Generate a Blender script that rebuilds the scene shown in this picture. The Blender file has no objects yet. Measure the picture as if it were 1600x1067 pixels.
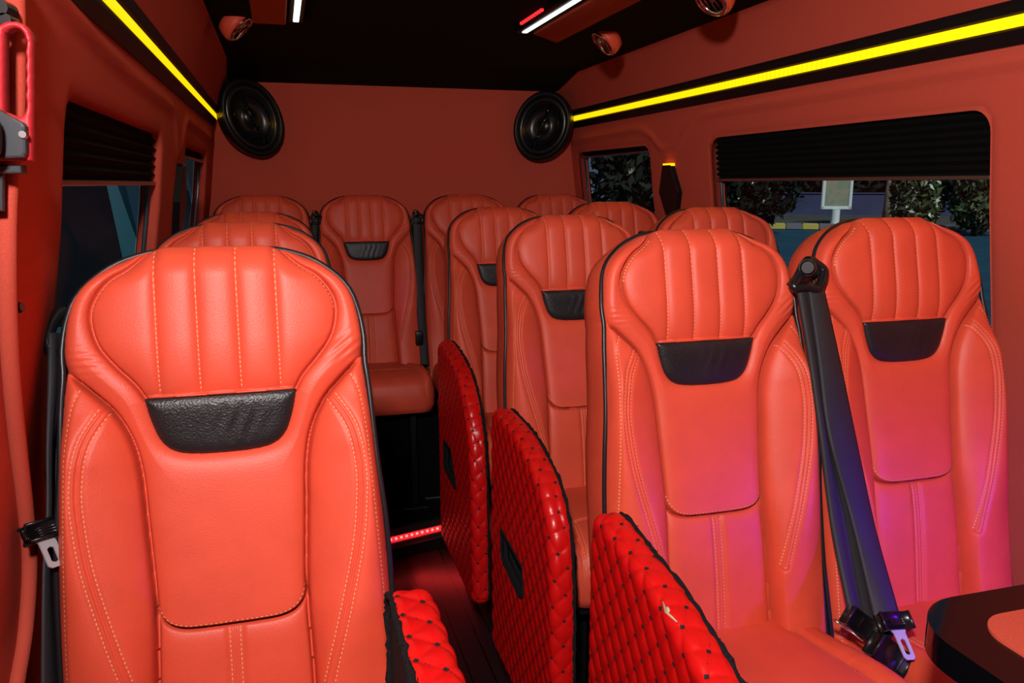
import bpy, bmesh, math, random
import numpy as np
from mathutils import Vector, Matrix

S = bpy.context.scene
COL = S.collection
rnd = random.Random(7)

# ------------------------------------------------------------------ camera
F_PX, CXP, CYP = 1244.0, 800.0, 533.5
VPX, VPY = 435.0, 287.0                      # vanishing point of the van's length
TH = math.atan((CYP - VPY) / F_PX)
PS = math.atan((CXP - VPX) / F_PX * math.cos(TH))
CAM = np.array([0.0, 0.0, 1.33])
cam = bpy.data.objects.new('camera', bpy.data.cameras.new('camera'))
COL.objects.link(cam)
cam.location = CAM
cam.rotation_euler = (math.pi / 2 - TH, 0, -PS)
cam.data.sensor_width = 36
cam.data.lens = F_PX / 1600 * 36
cam.data.clip_start = 0.02
S.camera = cam

# ------------------------------------------------------------------ world, lights, exposure
W = bpy.data.worlds.new('world'); S.world = W
W.use_nodes = True
bg = W.node_tree.nodes['Background']
bg.inputs[0].default_value = (0.55, 0.72, 1.0, 1)
bg.inputs[1].default_value = 0.35
vs = S.view_settings
vs.view_transform = 'Standard'; vs.look = 'None'; vs.gamma = 1; vs.use_curve_mapping = False
vs.exposure = 0.0
S.render.film_transparent = False
S.cycles.max_bounces = 6
S.cycles.diffuse_bounces = 1
S.cycles.sample_clamp_indirect = 4


def lamp(name, kind, loc, target, power, color, **kw):
    d = bpy.data.lights.new(name, kind)
    d.energy = power; d.color = color
    for k, v in kw.items(): setattr(d, k, v)
    o = bpy.data.objects.new(name, d); COL.objects.link(o)
    o.location = loc
    v = Vector(target) - Vector(loc)
    o.rotation_euler = v.to_track_quat('-Z', 'Y').to_euler()
    return o


# the photographer's flash with its small softbox, just behind and above the camera
lamp('flash', 'SPOT', (-0.14, -0.10, 1.79), (0.94, 1.42, 1.12), 147, (1.0, 0.93, 0.90), spot_size=2.30, spot_blend=1.0, shadow_soft_size=0.06)
# blue light under the table's rear edge, then added spots tinting seats purple
lamp('blue_tint', 'POINT', (1.40, 0.755, 0.688), (1.24, 1.3, 0.68), 14, (0.12, 0.0, 1.0), shadow_soft_size=0.025)
lamp('blue_tint', 'SPOT', (1.15, 1.03, 0.64), (0.63, 1.37, 0.70), 1.8, (0.22, 0.0, 1.0), spot_size=0.46, spot_blend=1.0, shadow_soft_size=0.03)
lamp('blue_tint', 'SPOT', (1.10, 1.80, 0.95), (0.66, 2.20, 0.76), 1.2, (0.30, 0.0, 1.0), spot_size=0.5, spot_blend=1.0, shadow_soft_size=0.04)
lamp('blue_tint', 'SPOT', (0.15, 3.30, 0.95), (0.58, 3.80, 0.76), 0.8, (0.35, 0.0, 1.0), spot_size=0.6, spot_blend=1.0, shadow_soft_size=0.04)
# glow of the two yellow strips onto the cabin
lamp('strip_glow', 'AREA', (-0.235, 2.4, 1.635), (0.35, 2.4, 1.15), 0.7, (1.0, 0.50, 0.02), shape='RECTANGLE', size=3.2, size_y=0.02)
lamp('strip_glow', 'AREA', (1.465, 2.4, 1.66), (0.85, 2.4, 1.15), 0.7, (1.0, 0.50, 0.02), shape='RECTANGLE', size=3.2, size_y=0.02)
# the red step light's throw onto the planks
lamp('step_glow', 'AREA', (0.53, 3.215, -0.155), (0.50, 3.10, -0.27), 0.5, (1.0, 0.03, 0.03), shape='RECTANGLE', size=0.6, size_y=0.02)
lamp('sun', 'SUN', (10, -10, 20), (10.2, 8, 2), 7.5, (1.0, 0.95, 0.85), angle=0.05)

# ------------------------------------------------------------------ helpers
_s, _c = math.sin, math.cos
_F = np.array([_s(PS) * _c(TH), _c(PS) * _c(TH), -_s(TH)])
_R = np.array([_c(PS), -_s(PS), 0]); _U = np.array([_s(PS) * _s(TH), _c(PS) * _s(TH), _c(TH)])
ZF = -0.27            # cabin floor
ZP = -0.12            # raised rear floor
XC = 0.62             # middle of the cabin
YB = 4.15             # rear wall


def at(px, py, X=None, Y=None, Z=None):
    """point of the place seen at a photo pixel on the plane X, Y or Z = const"""
    d = _F + _R * (px - CXP) / F_PX + _U * (CYP - py) / F_PX
    if X is not None: t = (X - CAM[0]) / d[0]
    elif Y is not None: t = (Y - CAM[1]) / d[1]
    else: t = (Z - CAM[2]) / d[2]
    return CAM + d * t


def mesh_obj(name, verts, faces, mat, parent=None, smooth=True, loc=None):
    me = bpy.data.meshes.new(name)
    me.from_pydata([tuple(map(float, v)) for v in verts], [], [tuple(map(int, f)) for f in faces])
    me.update()
    if smooth: me.polygons.foreach_set('use_smooth', [True] * len(me.polygons))
    for m in (mat if isinstance(mat, (list, tuple)) else [mat]): me.materials.append(m)
    o = bpy.data.objects.new(name, me); COL.objects.link(o)
    if parent is not None: o.parent = parent
    if loc is not None: o.location = loc
    return o


def bm_obj(name, bm, mat, parent=None, smooth=True, loc=None, angle=None):
    me = bpy.data.meshes.new(name)
    bmesh.ops.recalc_face_normals(bm, faces=bm.faces[:])
    bm.to_mesh(me); bm.free()
    if smooth: me.polygons.foreach_set('use_smooth', [True] * len(me.polygons))
    for m in (mat if isinstance(mat, (list, tuple)) else [mat]): me.materials.append(m)
    o = bpy.data.objects.new(name, me); COL.objects.link(o)
    if parent is not None: o.parent = parent
    if loc is not None: o.location = loc
    if angle is not None:
        me.set_sharp_from_angle(angle=math.radians(angle))
    return o


def thing(name, label, cat, loc=(0, 0, 0), group=None):
    o = bpy.data.objects.new(name, None); COL.objects.link(o)
    o.location = loc; o.empty_display_size = 0.05
    return tag(o, label, cat, group)


def tag(o, label, cat, group=None):
    o['label'] = label; o['category'] = cat
    if group: o['group'] = group
    return o


def struct(o, label=None, cat=None):
    o['kind'] = 'structure'
    if label: o['label'] = label
    if cat: o['category'] = cat
    return o


def add_box(bm, lo, hi, bevel=0.0, seg=2):
    lo = Vector(lo); hi = Vector(hi)
    r = bmesh.ops.create_cube(bm, size=1.0)
    vs_ = r['verts']
    for v in vs_:
        v.co = Vector(((lo[i] + hi[i]) / 2 + v.co[i] * (hi[i] - lo[i]) for i in range(3)))
    if bevel > 0:
        es = list({e for v in vs_ for e in v.link_edges})
        bmesh.ops.bevel(bm, geom=es, offset=bevel, segments=seg, profile=0.5, affect='EDGES')


def add_cyl(bm, p0, p1, r0, r1=None, n=24, caps=True):
    p0 = Vector(p0); p1 = Vector(p1); r1 = r0 if r1 is None else r1
    d = p1 - p0
    M = Matrix.Translation((p0 + p1) / 2) @ d.to_track_quat('Z', 'Y').to_matrix().to_4x4()
    bmesh.ops.create_cone(bm, cap_ends=caps, segments=n, radius1=r0, radius2=r1, depth=d.length, matrix=M)


def add_tube(bm, pts, r, n=8, closed=False, caps=True):
    pts = [Vector(p) for p in pts]; N = len(pts)
    rings = []; up = None
    for i in range(N):
        a = pts[(i - 1) % N] if (closed or i > 0) else pts[i]
        b = pts[(i + 1) % N] if (closed or i < N - 1) else pts[i]
        t = (b - a).normalized()
        if up is None:
            up = t.orthogonal().normalized()
        up = (up - t * up.dot(t)).normalized()
        w = t.cross(up)
        rr = r[i] if isinstance(r, (list, tuple)) else r
        rings.append([bm.verts.new(pts[i] + (up * math.cos(2 * math.pi * k / n) + w * math.sin(2 * math.pi * k / n)) * rr) for k in range(n)])
    for i in range(N if closed else N - 1):
        A = rings[i]; B = rings[(i + 1) % N]
        for k in range(n):
            bm.faces.new((A[k], A[(k + 1) % n], B[(k + 1) % n], B[k]))
    if not closed and caps:
        bm.faces.new(rings[0][::-1]); bm.faces.new(rings[-1])


def add_prism(bm, poly, fn, d0, d1, bevel=0.0, seg=2):
    """extrude a 2D polygon: fn(u, v, d) gives the 3D point"""
    A = [bm.verts.new(fn(u, v, d0)) for u, v in poly]
    B = [bm.verts.new(fn(u, v, d1)) for u, v in poly]
    n = len(poly)
    fs = [bm.faces.new(A), bm.faces.new(B[::-1])]
    for i in range(n):
        bm.faces.new((A[i], B[i], B[(i + 1) % n], A[(i + 1) % n]))
    if bevel > 0:
        es = [e for f in fs for e in f.edges]
        bmesh.ops.bevel(bm, geom=es, offset=bevel, segments=seg, profile=0.5, affect='EDGES')


def smooth_line(P, step=0.006, closed=False):
    """Catmull-Rom resampling of 2D/3D points"""
    P = np.array(P, float)
    Q = np.vstack([P[-1], P, P[0], P[1]]) if closed else np.vstack([2 * P[0] - P[1], P, 2 * P[-1] - P[-2]])
    out = []
    for i in range(1, len(Q) - 2):
        a, b, c, d = Q[i - 1], Q[i], Q[i + 1], Q[i + 2]
        n = max(2, int(np.linalg.norm(c - b) / step))
        t = np.linspace(0, 1, n, endpoint=False)[:, None]
        out.append(0.5 * ((2 * b) + (-a + c) * t + (2 * a - 5 * b + 4 * c - d) * t ** 2 + (-a + 3 * b - 3 * c + d) * t ** 3))
    out = np.vstack(out)
    if not closed: out = np.vstack([out, P[-1]])
    return out


def rounded_poly(P, r, n=8):
    """polygon with rounded corners; r a number or list"""
    P = [np.array(p, float) for p in P]; out = []
    N = len(P)
    for i in range(N):
        a, b, c = P[i - 1], P[i], P[(i + 1) % N]
        rr = r[i] if isinstance(r, (list, tuple)) else r
        if rr <= 0: out.append(b); continue
        u = (a - b) / np.linalg.norm(a - b); v = (c - b) / np.linalg.norm(c - b)
        ang = math.acos(np.clip(u @ v, -1, 1)); t = rr / math.tan(ang / 2)
        p0 = b + u * t; p1 = b + v * t
        cen = b + (u + v) / np.linalg.norm(u + v) * rr / math.sin(ang / 2)
        a0 = math.atan2(*(p0 - cen)[::-1]); a1 = math.atan2(*(p1 - cen)[::-1])
        da = (a1 - a0 + math.pi) % (2 * math.pi) - math.pi
        for k in range(n + 1):
            q = a0 + da * k / n
            out.append(cen + rr * np.array([math.cos(q), math.sin(q)]))
    return np.array(out)


def seg_dist(P, L, closed=False, grad=False):
    """distance of points P (n,2) to polyline L"""
    L = np.asarray(L, float)
    A = L if closed else L[:-1]
    B = np.roll(L, -1, 0) if closed else L[1:]
    best = np.full(len(P), 1e9); near = np.zeros_like(P)
    for a, b in zip(A, B):
        d = b - a; q = d @ d
        if q < 1e-16: continue
        t = np.clip(((P - a) @ d) / q, 0, 1)
        c = a + t[:, None] * d
        dd = ((P - c) ** 2).sum(1)
        m = dd < best
        best[m] = dd[m]; near[m] = c[m]
    d = np.sqrt(best)
    return (d, near) if grad else d


def inside(P, L):
    L = np.asarray(L, float); r = np.zeros(len(P), bool)
    x, y = P[:, 0], P[:, 1]
    for a, b in zip(L, np.roll(L, -1, 0)):
        if a[1] == b[1]: continue
        m = ((a[1] > y) != (b[1] > y)) & (x < (b[0] - a[0]) * (y - a[1]) / (b[1] - a[1]) + a[0])
        r ^= m
    return r


def sdf(P, L):
    d = seg_dist(P, L, True)
    return np.where(inside(P, L), d, -d)


def patch(outer, holes, h):
    """fine quad grid filling a 2D outline minus holes; returns points, quads, boundary loops"""
    outer = np.asarray(outer, float)
    lo = outer.min(0) - h; hi = outer.max(0) + h
    nx = int((hi[0] - lo[0]) / h) + 2; ny = int((hi[1] - lo[1]) / h) + 2
    gx, gy = np.meshgrid(lo[0] + h * np.arange(nx), lo[1] + h * np.arange(ny), indexing='ij')
    P = np.stack([gx.ravel(), gy.ravel()], 1)
    f = sdf(P, outer)
    for hl in holes:
        f = np.minimum(f, -sdf(P, hl))
    ok = (f > -0.5 * h).reshape(nx, ny)
    cell = ok[:-1, :-1] & ok[1:, :-1] & ok[:-1, 1:] & ok[1:, 1:]
    i, j = np.nonzero(cell)
    idx = lambda a, b: a * ny + b
    Q = np.stack([idx(i, j), idx(i + 1, j), idx(i + 1, j + 1), idx(i, j + 1)], 1)
    used = np.unique(Q)
    remap = -np.ones(nx * ny, int); remap[used] = np.arange(len(used))
    P = P[used].copy(); Q = remap[Q]
    E = {}
    for q in Q:
        for k in range(4):
            a, b = q[k], q[(k + 1) % 4]
            if (b, a) in E: del E[(b, a)]
            else: E[(a, b)] = 1
    nxt = {a: b for a, b in E}
    bv = np.array(sorted(nxt))
    lines = [outer] + [np.asarray(x, float) for x in holes]
    for _ in range(1):
        best = None
        for L in lines:
            d, c = seg_dist(P[bv], L, True, True)
            if best is None: best, near = d, c
            else:
                m = d < best; best[m] = d[m]; near[m] = c[m]
        P[bv] = near
    loops = []
    while nxt:
        s = next(iter(nxt)); lp = [s]; c = nxt.pop(s)
        while c != s and c in nxt:
            lp.append(c); c = nxt.pop(c)
        loops.append(np.array(lp))
    return P, Q, loops


def sstep(x, a, b):
    t = np.clip((x - a) / (b - a), 0, 1); return t * t * (3 - 2 * t)


# ------------------------------------------------------------------ materials
def mat(name, color, rough=0.5, metal=0.0, spec=0.5, emis=None, estr=0.0, coat=0.0):
    m = bpy.data.materials.new(name); m.use_nodes = True
    b = m.node_tree.nodes['Principled BSDF']
    b.inputs['Base Color'].default_value = (*color, 1)
    b.inputs['Roughness'].default_value = rough
    b.inputs['Metallic'].default_value = metal
    b.inputs['Specular IOR Level'].default_value = spec
    if coat: b.inputs['Coat Weight'].default_value = coat; b.inputs['Coat Roughness'].default_value = 0.08
    if emis:
        b.inputs['Emission Color'].default_value = (*emis, 1); b.inputs['Emission Strength'].default_value = estr
    return m


def N(m, t, **kw):
    n = m.node_tree.nodes.new(t)
    for k, v in kw.items(): setattr(n, k, v)
    return n


def bump(m, tex, sock, strength, dist):
    b = N(m, 'ShaderNodeBump'); b.inputs['Strength'].default_value = strength; b.inputs['Distance'].default_value = dist
    m.node_tree.links.new(tex.outputs[sock], b.inputs['Height'])
    m.node_tree.links.new(b.outputs[0], m.node_tree.nodes['Principled BSDF'].inputs['Normal'])
    return b


def texmap(m, tex, scale):
    tc = N(m, 'ShaderNodeTexCoord'); mp = N(m, 'ShaderNodeMapping')
    mp.inputs['Scale'].default_value = scale
    m.node_tree.links.new(tc.outputs['Object'], mp.inputs[0]); m.node_tree.links.new(mp.outputs[0], tex.inputs['Vector'])


def leather(name, color, rough, gscale=420, bs=0.25, spec=0.5, var=0.12):
    m = mat(name, color, rough, spec=spec)
    v = N(m, 'ShaderNodeTexVoronoi', feature='SMOOTH_F1'); v.inputs['Scale'].default_value = gscale
    texmap(m, v, (1, 1, 1))
    bump(m, v, 'Distance', bs, 0.0012)
    n = N(m, 'ShaderNodeTexNoise'); n.inputs['Scale'].default_value = 14; n.inputs['Detail'].default_value = 3
    texmap(m, n, (1, 1, 1))
    r = N(m, 'ShaderNodeValToRGB')
    r.color_ramp.elements[0].position = 0.3; r.color_ramp.elements[1].position = 0.7
    r.color_ramp.elements[0].color = (*[c * (1 - var) for c in color], 1)
    r.color_ramp.elements[1].color = (*[min(1, c * (1 + var)) for c in color], 1)
    m.node_tree.links.new(n.outputs['Fac'], r.inputs[0])
    m.node_tree.links.new(r.outputs[0], m.node_tree.nodes['Principled BSDF'].inputs['Base Color'])
    return m


def fabric(name, color, rough=0.95, scale=900, bs=0.35, var=0.15):
    m = mat(name, color, rough, spec=0.15)
    n = N(m, 'ShaderNodeTexNoise'); n.inputs['Scale'].default_value = scale; n.inputs['Detail'].default_value = 2
    texmap(m, n, (1, 1, 1)); bump(m, n, 'Fac', bs, 0.0015)
    r = N(m, 'ShaderNodeValToRGB')
    r.color_ramp.elements[0].position = 0.3; r.color_ramp.elements[1].position = 0.7
    r.color_ramp.elements[0].color = (*[c * (1 - var) for c in color], 1)
    r.color_ramp.elements[1].color = (*[min(1, c * (1 + var)) for c in color], 1)
    m.node_tree.links.new(n.outputs['Fac'], r.inputs[0])
    m.node_tree.links.new(r.outputs[0], m.node_tree.nodes['Principled BSDF'].inputs['Base Color'])
    return m


M = {}
M['leather'] = leather('orange_leather', (0.79, 0.084, 0.041), 0.47, 520, 0.20, 0.38, 0.06)
M['black_leather'] = leather('black_leather', (0.014, 0.012, 0.014), 0.42, 380, 0.5, var=0.3)
M['piping'] = mat('black_piping', (0.010, 0.010, 0.013), 0.38)
M['thread'] = mat('tan_thread', (0.85, 0.30, 0.14), 0.7)
M['wall'] = fabric('rust_fabric', (0.64, 0.088, 0.054))
M['quilt'] = leather('red_quilted_vinyl', (0.72, 0.006, 0.006), 0.30, 500, 0.12, var=0.06)
M['blackthread'] = mat('black_thread', (0.012, 0.006, 0.006), 0.8)
M['felt'] = fabric('black_felt', (0.012, 0.011, 0.012), 1.0, 500, 1.0, 0.6)
M['black'] = mat('black_trim', (0.005, 0.005, 0.006), 0.45, spec=0.3)
M['blind'] = mat('black_blind_cloth', (0.004, 0.004, 0.004), 0.9, spec=0.12)
M['ceil'] = fabric('black_headliner', (0.0035, 0.0032, 0.0035), 1.0)
M['gloss'] = mat('black_gloss', (0.003, 0.003, 0.004), 0.07, spec=0.45)
M['plastic'] = mat('black_plastic', (0.008, 0.008, 0.010), 0.28)
M['webbing'] = mat('black_webbing', (0.020, 0.019, 0.024), 0.55)
M['chrome'] = mat('chrome', (0.8, 0.8, 0.82), 0.12, 1.0)
M['silver'] = mat('silver_print', (0.55, 0.55, 0.58), 0.25, 0.3)
M['steel'] = mat('brushed_steel', (0.35, 0.35, 0.37), 0.35, 1.0)
M['beige'] = mat('beige_plastic', (0.55, 0.42, 0.28), 0.5)
M['redplastic'] = mat('red_plastic', (0.60, 0.030, 0.042), 0.42)
M['grey'] = mat('dark_grey_plastic', (0.045, 0.05, 0.058), 0.35)
M['ledy'] = mat('yellow_led', (1, 0.6, 0.0), 0.5, emis=(1.0, 0.57, 0.002), estr=1.4)
M['ledw'] = mat('white_led', (0.9, 1, 0.95), 0.5, emis=(0.75, 1.0, 0.85), estr=2.2)
M['ledr'] = mat('red_led', (1, 0.02, 0.02), 0.5, emis=(1.0, 0.02, 0.03), estr=1.3)
M['ledrp'] = mat('red_led_point', (1, 0.3, 0.3), 0.5, emis=(1.0, 0.16, 0.13), estr=3)

# webbing weave
w_ = N(M['webbing'], 'ShaderNodeTexWave'); w_.inputs['Scale'].default_value = 260; w_.bands_direction = 'Z'
texmap(M['webbing'], w_, (1, 1, 1)); bump(M['webbing'], w_, 'Fac', 0.35, 0.0006)
# yellow LED: soft dots along the length
m = M['ledy']; wv = N(m, 'ShaderNodeTexWave'); wv.bands_direction = 'Y'; wv.inputs['Scale'].default_value = 14
texmap(m, wv, (1, 1, 1))
mr = N(m, 'ShaderNodeMapRange'); mr.inputs['To Min'].default_value = 1.25; mr.inputs['To Max'].default_value = 1.6
m.node_tree.links.new(wv.outputs['Fac'], mr.inputs['Value'])
m.node_tree.links.new(mr.outputs[0], m.node_tree.nodes['Principled BSDF'].inputs['Emission Strength'])


def glass_mat(name, tint, refl=0.06):
    m = bpy.data.materials.new(name); m.use_nodes = True
    nt = m.node_tree; nt.nodes.remove(nt.nodes['Principled BSDF'])
    out = nt.nodes['Material Output']
    t = N(m, 'ShaderNodeBsdfTransparent'); t.inputs[0].default_value = (*tint, 1)
    g = N(m, 'ShaderNodeBsdfGlossy'); g.inputs['Roughness'].default_value = 0.02
    mx = N(m, 'ShaderNodeMixShader'); mx.inputs[0].default_value = refl
    nt.links.new(t.outputs[0], mx.inputs[1]); nt.links.new(g.outputs[0], mx.inputs[2]); nt.links.new(mx.outputs[0], out.inputs[0])
    return m


M['glass'] = glass_mat('tinted_glass', (0.24, 0.29, 0.34), 0.015)

# floor planks: dark wood with lengthwise joints
m = mat('dark_planks', (0.030, 0.010, 0.013), 0.33); M['floor'] = m
br = N(m, 'ShaderNodeTexBrick'); br.offset = 0.4
br.inputs['Scale'].default_value = 1; br.inputs['Brick Width'].default_value = 2.2; br.inputs['Row Height'].default_value = 0.075
br.inputs['Mortar Size'].default_value = 0.003; br.inputs['Mortar'].default_value = (0.001, 0.001, 0.001, 1)
br.inputs['Color1'].default_value = (0.034, 0.011, 0.014, 1); br.inputs['Color2'].default_value = (0.024, 0.008, 0.010, 1)
tc = N(m, 'ShaderNodeTexCoord'); mp = N(m, 'ShaderNodeMapping'); mp.inputs['Rotation'].default_value = (0, 0, math.pi / 2)
m.node_tree.links.new(tc.outputs['Object'], mp.inputs[0]); m.node_tree.links.new(mp.outputs[0], br.inputs['Vector'])
m.node_tree.links.new(br.outputs['Color'], m.node_tree.nodes['Principled BSDF'].inputs['Base Color'])
bump(m, br, 'Fac', -0.6, 0.004)

# ------------------------------------------------------------------ the cabin shell
PZ = [-0.3, 0.3, 0.7, 1.0, 1.27, 1.63, 1.72]
PD = [1.04, 1.04, 1.02, 0.98, 0.935, 0.89, 0.86]
half = lambda z: np.interp(z, PZ, PD)
Y0 = -1.05            # front bulkhead behind the camera


def winpoly(y0, y1, z0, z1, r=0.05):
    return rounded_poly([(y0, z0), (y1, z0), (y1, z1), (y0, z1)], r)


WIN = {'left': [(1.36, 2.385, 0.80, 1.458), (2.95, 3.80, 0.80, 1.455)],
       'right': [(1.472, 2.685, 0.80, 1.494), (3.205, 4.045, 0.80, 1.491)]}
RIDGE = {'right': [(1.18, 1.20), (1.19, 1.45), (1.24, 1.56), (1.33, 1.585), (2.0, 1.585), (2.60, 1.583), (2.74, 1.575), (2.85, 1.53), (2.95, 1.475), (3.02, 1.465), (3.09, 1.48),
                   (3.17, 1.53), (3.27, 1.56), (3.40, 1.565), (4.10, 1.555)],
         'left': [(1.12, 1.60), (1.35, 1.575), (1.8, 1.552), (2.45, 1.545), (2.58, 1.525), (2.66, 1.46), (2.73, 1.425), (2.80, 1.46), (2.89, 1.525), (3.02, 1.54), (3.9, 1.53)]}


def side_wall(side):
    sg = 1 if side == 'right' else -1
    outer = np.array([(Y0, ZF), (YB + 0.02, ZF), (YB + 0.02, 1.71), (Y0, 1.71)])
    holes = [winpoly(*w) for w in WIN[side]]
    P, Q, loops = patch(outer, holes, 0.0125)
    rl = smooth_line(RIDGE[side], 0.02)
    d = seg_dist(P, rl)
    near = seg_dist(P, outer, True)
    hgt = 0.010 * np.exp(-(d / 0.012) ** 2)
    x = half(P[:, 1]) - hgt
    # soft lip round each window
    for hl in holes:
        e = -sdf(P, hl); x = x + 0.006 * np.exp(-(np.maximum(e, 0) / 0.010) ** 2)
    V = np.stack([XC + sg * x, P[:, 0], P[:, 1]], 1)
    F = [q if sg > 0 else q[::-1] for q in Q]
    V = list(V); F = [tuple(f) for f in F]
    # reveals of the openings
    for lp in loops:
        c = P[lp]
        if any(abs(sdf(c, hl)).max() < 0.004 for hl in holes):
            base = len(V)
            for k in lp: V.append(V[k] + np.array([sg * 0.045, 0, 0]))
            n = len(lp)
            for k in range(n):
                a, b = lp[k], lp[(k + 1) % n]
                F.append((a, b, base + (k + 1) % n, base + k))
    o = mesh_obj('wall_' + side, V, F, M['wall'])
    return struct(o, 'rust orange fabric-covered side wall with window openings on the %s' % side, 'wall')


for sd in ('left', 'right'):
    side_wall(sd)

# coves from the light rails up to the ceiling
ZT = {'left': 1.672, 'right': 1.695}
COVE = {'left': -0.18, 'right': 1.40}
for sd, sg in (('left', -1), ('right', 1)):
    x0 = XC + sg * 0.868; x1 = COVE[sd]
    ys = np.linspace(Y0, YB, 60); V = []; F = []
    nn = 8
    for y in ys:
        for k in range(nn + 1):
            t = k / nn
            V.append((x0 + (x1 - x0) * (t ** 1.15), y, ZT[sd] + (1.86 - ZT[sd]) * t + 0.012 * math.sin(math.pi * t)))
    for i in range(len(ys) - 1):
        for k in range(nn):
            a = i * (nn + 1) + k
            F.append((a, a + 1, a + nn + 2, a + nn + 1))
    struct(mesh_obj('trim_1' if sg < 0 else 'trim_2', V, F, M['wall']),
           'rust fabric cove sloping from the %s light rail up to the black ceiling' % sd, 'cove')

bm = bmesh.new(); add_box(bm, (XC - 1.3, Y0 - 0.05, 1.855), (XC + 1.3, YB + 0.1, 1.92))
struct(bm_obj('ceiling', bm, M['ceil'], smooth=False), 'matt black ceiling of the minibus', 'ceiling')
bm = bmesh.new(); add_box(bm, (XC - 1.1, Y0 - 0.05, ZF - 0.05), (XC + 1.1, YB + 0.1, ZF))
struct(bm_obj('floor', bm, M['floor'], smooth=False), 'dark plank floor of the aisle', 'floor')
# raised rear floor, its front edge slightly skewed
bm = bmesh.new()
add_prism(bm, [(-0.45, 2.985), (1.66, 3.55), (1.66, YB), (-0.45, YB)], lambda u, v, d: (u, v, d), ZF, ZP, 0.004)
struct(bm_obj('trim_3', bm, M['black'], smooth=False), 'black raised floor step under the rear row of seats', 'step')
# rear wall
bm = bmesh.new()
ns = 24
V = []; F = []
for i in range(ns + 1):
    for z in (ZF, 0.4, 0.9, 1.3, 1.6, 1.72, 1.87):
        hw = (half(z) if z < 1.71 else half(1.72)) + 0.02
        V.append((XC - hw + 2 * hw * i / ns, YB, z))
for i in range(ns):
    for k in range(6):
        a = i * 7 + k; F.append((a, a + 7, a + 8, a + 1))
struct(mesh_obj('wall_back', V, F, M['wall']), 'rust fabric rear wall between the two black speakers', 'wall')
bm = bmesh.new()
add_prism(bm, [(YB - 0.42, 1.856), (YB - 0.03, 1.808), (YB, 1.806), (YB, 1.856)], lambda u, v, d: (d, u, v), -0.26, 1.50, 0.003)
struct(bm_obj('trim_4', bm, M['ceil'], smooth=False), 'black ceiling edge meeting the top of the rear wall', 'trim')
bm = bmesh.new(); add_box(bm, (XC - 1.1, Y0 - 0.06, ZF), (XC + 1.1, Y0, 1.86))
struct(bm_obj('wall_front', bm, M['wall'], smooth=False), 'rust fabric bulkhead at the front of the cabin', 'wall')

# ------------------------------------------------------------------ windows and pleated blinds
wn = 0
BLIND = {('left', 0): 1.332, ('left', 1): 1.425, ('right', 0): 1.345, ('right', 1): 1.468}
BL_LABEL = {('left', 0): 'black pleated blind half lowered over the nearer left window',
            ('left', 1): 'black pleated blind gathered at the top of the narrow rear left window',
            ('right', 0): 'black pleated blind half lowered over the big right window',
            ('right', 1): 'black pleated blind gathered at the top of the small rear right window'}
WLABEL = {('left', 0): 'nearer dark window in the left wall', ('left', 1): 'narrow rear window in the left wall by the back seats',
          ('right', 0): 'big window in the right wall looking onto the street', ('right', 1): 'small rear right window beside the speaker'}
for sd, sg in (('left', -1), ('right', 1)):
    for wi, (y0, y1, z0, z1) in enumerate(WIN[sd]):
        wn += 1
        xf = lambda z, o: XC + sg * (half(z) + o)
        poly = winpoly(y0 - 0.03, y1 + 0.03, z0 - 0.03, z1 + 0.03, 0.07)
        inner = winpoly(y0 + 0.012, y1 - 0.012, z0 + 0.012, z1 - 0.012, 0.045)
        # frame ring
        P, Q, lp = patch(poly, [inner], 0.0125)
        V = [(xf(p[1], 0.048), p[0], p[1]) for p in P]
        fr = mesh_obj('window_%d' % wn, V, [q if sg > 0 else q[::-1] for q in Q], M['black'])
        struct(fr, WLABEL[(sd, wi)], 'window')
        V = []; F = []
        zs = [z0 - 0.02, 1.0, 1.27, z1 + 0.02]
        for z in zs: V += [(xf(z, 0.055), y0 - 0.02, z), (xf(z, 0.055), y1 + 0.02, z)]
        for k in range(3): F.append((2 * k, 2 * k + 1, 2 * k + 3, 2 * k + 2))
        mesh_obj('pane', V, F, M['glass'], fr)
        # blind
        zb = BLIND[(sd, wi)]
        bl = thing('pleated_blind', BL_LABEL[(sd, wi)], 'blind', (xf(z1, 0.02), (y0 + y1) / 2, zb))
        bl_loc = np.array(bl.location)
        npl = max(2, int((z1 - zb) / 0.018)); V = []; F = []
        for k in range(2 * npl + 1):
            z = z1 + 0.005 - (z1 + 0.005 - zb) * k / (2 * npl)
            o_ = 0.014 + (0.012 if k % 2 else 0.0)
            for y in (y0 + 0.006, y1 - 0.006):
                V.append(np.array((xf(z, o_), y, z)) - bl_loc)
        for k in range(2 * npl):
            F.append((2 * k, 2 * k + 1, 2 * k + 3, 2 * k + 2))
        mesh_obj('pleated_fabric', V, F, M['blind'], bl, smooth=False)
        bm = bmesh.new(); xx = xf(zb, 0.012)
        add_box(bm, np.array((min(xx, xx + sg * 0.014), y0 + 0.006, zb - 0.006)) - bl_loc, np.array((max(xx, xx + sg * 0.014), y1 - 0.006, zb + 0.004)) - bl_loc, 0.002)
        bm_obj('bottom_bar', bm, M['steel'], bl, smooth=False)
        for y in (y0 + 0.008, y1 - 0.008):
            bm = bmesh.new()
            pts = [np.array((xf(z, 0.030), y, z)) - bl_loc for z in (z0 + 0.01, 1.0, 1.27, z1 - 0.01)]
            add_tube(bm, pts, 0.006, 8)
            bm_obj('guide_rail', bm, M['steel'] if (sd, wi) == ('left', 1) else M['grey'], bl)

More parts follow.
